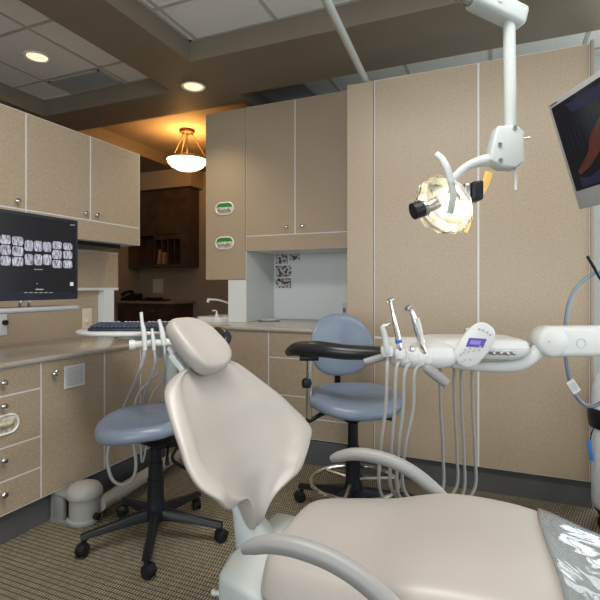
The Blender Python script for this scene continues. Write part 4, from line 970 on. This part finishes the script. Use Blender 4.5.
m = MB(); m.cyl(D(413, 211.5, 1.455), D(421.5, 208.5, 1.46), .026, n=24); m.build('focus_knob', 'black', t)
m = MB(); m.obox(D(475, 192, ZL+.01), RT-az*-.12, az, FW, .018, .031, .030, .007); m.build('switch_box', 'black', t)
m = MB(); m.obox(D(465.5, 191, ZL+.01), RT, az, FW, .010, .020, .022, .005); m.build('box_collar', 'steel', t)
am = MB(); am.tube([D(489, 172, ZL+.03), D(486, 182, ZL+.03), D(481, 192, ZL+.03)], .012, n=10, flat=.35, up=FW); am.build('amber_strip', 'amber', t)
am = MB(); am.tube([D(467.5, 212, ZL+.01), D(468.5, 222, ZL+.01), D(465, 232, ZL)], .008, n=10, flat=.4, up=FW); am.build('amber_strip', 'amber', t)
pt('operating_lamp_bulb', dc+dx*.055, 1.1, (1, .84, .58), .022)

# ------------------------------------------------------------------ right monitor, facing the patient
TL = D(547, 105.5, 1.5); Dx = (RT*.0077-FW*.158).normalized(); Dy = (RT*.068-az*.215); Dy = (Dy-Dx*Dy.dot(Dx)).normalized()
nn = Dx.cross(Dy).normalized()
if nn.dot(RT) > 0: nn = -nn
Wm, Hm = .44, .345
def Q(a, b, h=0): return TL+Dx*a+Dy*b+nn*h
t = thing('monitor', 'silver-framed flat monitor with a dark reddish picture at the upper right', 'monitor', Q(Wm/2, Hm/2, -.03))
m = MB(); m.prism([Q(0, 0, -.045), Q(Wm, 0, -.045), Q(Wm, Hm, -.045), Q(0, Hm, -.045)], nn*.045, .005); m.build('casing', 'silver', t)
m = MB(); m.prism([Q(.016, .016, 0), Q(Wm-.016, .016, 0), Q(Wm-.016, Hm-.058, 0), Q(.016, Hm-.058, 0)], nn*.001); sc = m.build('screen', 'screen', t, smooth=0)
m = MB(); a = [Q(.014, .014, .0002), Q(Wm-.014, .014, .0002), Q(Wm-.014, Hm-.056, .0002), Q(.014, Hm-.056, .0002)]
def strip(pts, mt, nm):
    MB().prism([Q(x, y, .0012) for x, y in pts], nn*.0005).build(nm, mt, sc, smooth=0)
strip([(.05, .232), (.09, .205), (.12, .185), (.14, .15), (.20, .11), (.28, .08), (.34, .09), (.26, .13), (.20, .17), (.16, .20), (.11, .228), (.06, .242)], 'redpic', 'red_figure')
strip([(.05, .25), (.10, .258), (.18, .235), (.26, .21), (.40, .20), (.40, .28), (.05, .28)], 'bluepic', 'blue_patch')
strip([(.08, .03), (.40, .03), (.40, .06), (.2, .065), (.1, .06)], 'bluepic', 'blue_patch')
m = MB()
for k in range(9): x = .045+k*.02; m.prism([Q(x, .09+.01*(k % 3), .0012), Q(x+.0015, .09, .0012), Q(x+.004, .17+.012*((k*2) % 3), .0012), Q(x+.0025, .17, .0012)], nn*.0004)
m.build('screen_streaks', 'bluepic', sc, smooth=0)
m = MB(); 
for k in range(6): m.prism([Q(.014+k*.006, .006, .0002), Q(.018+k*.006, .006, .0002), Q(.018+k*.006, .010, .0002), Q(.014+k*.006, .010, .0002)], nn*.0006)
m.build('maker_mark', 'black', t, smooth=0)
m = MB(); back = Q(Wm*.5, Hm*.45, -.045)
m.tube([back, back-nn*.10, back-nn*.16+az*.05], .022, n=12, k=4); b2 = back-nn*.16
m.cyl(V(b2.x, b2.y, b2.z-.05), V(b2.x, b2.y, ZC-.006), .022, n=18); m.build('ceiling_mount', 'silver', t)
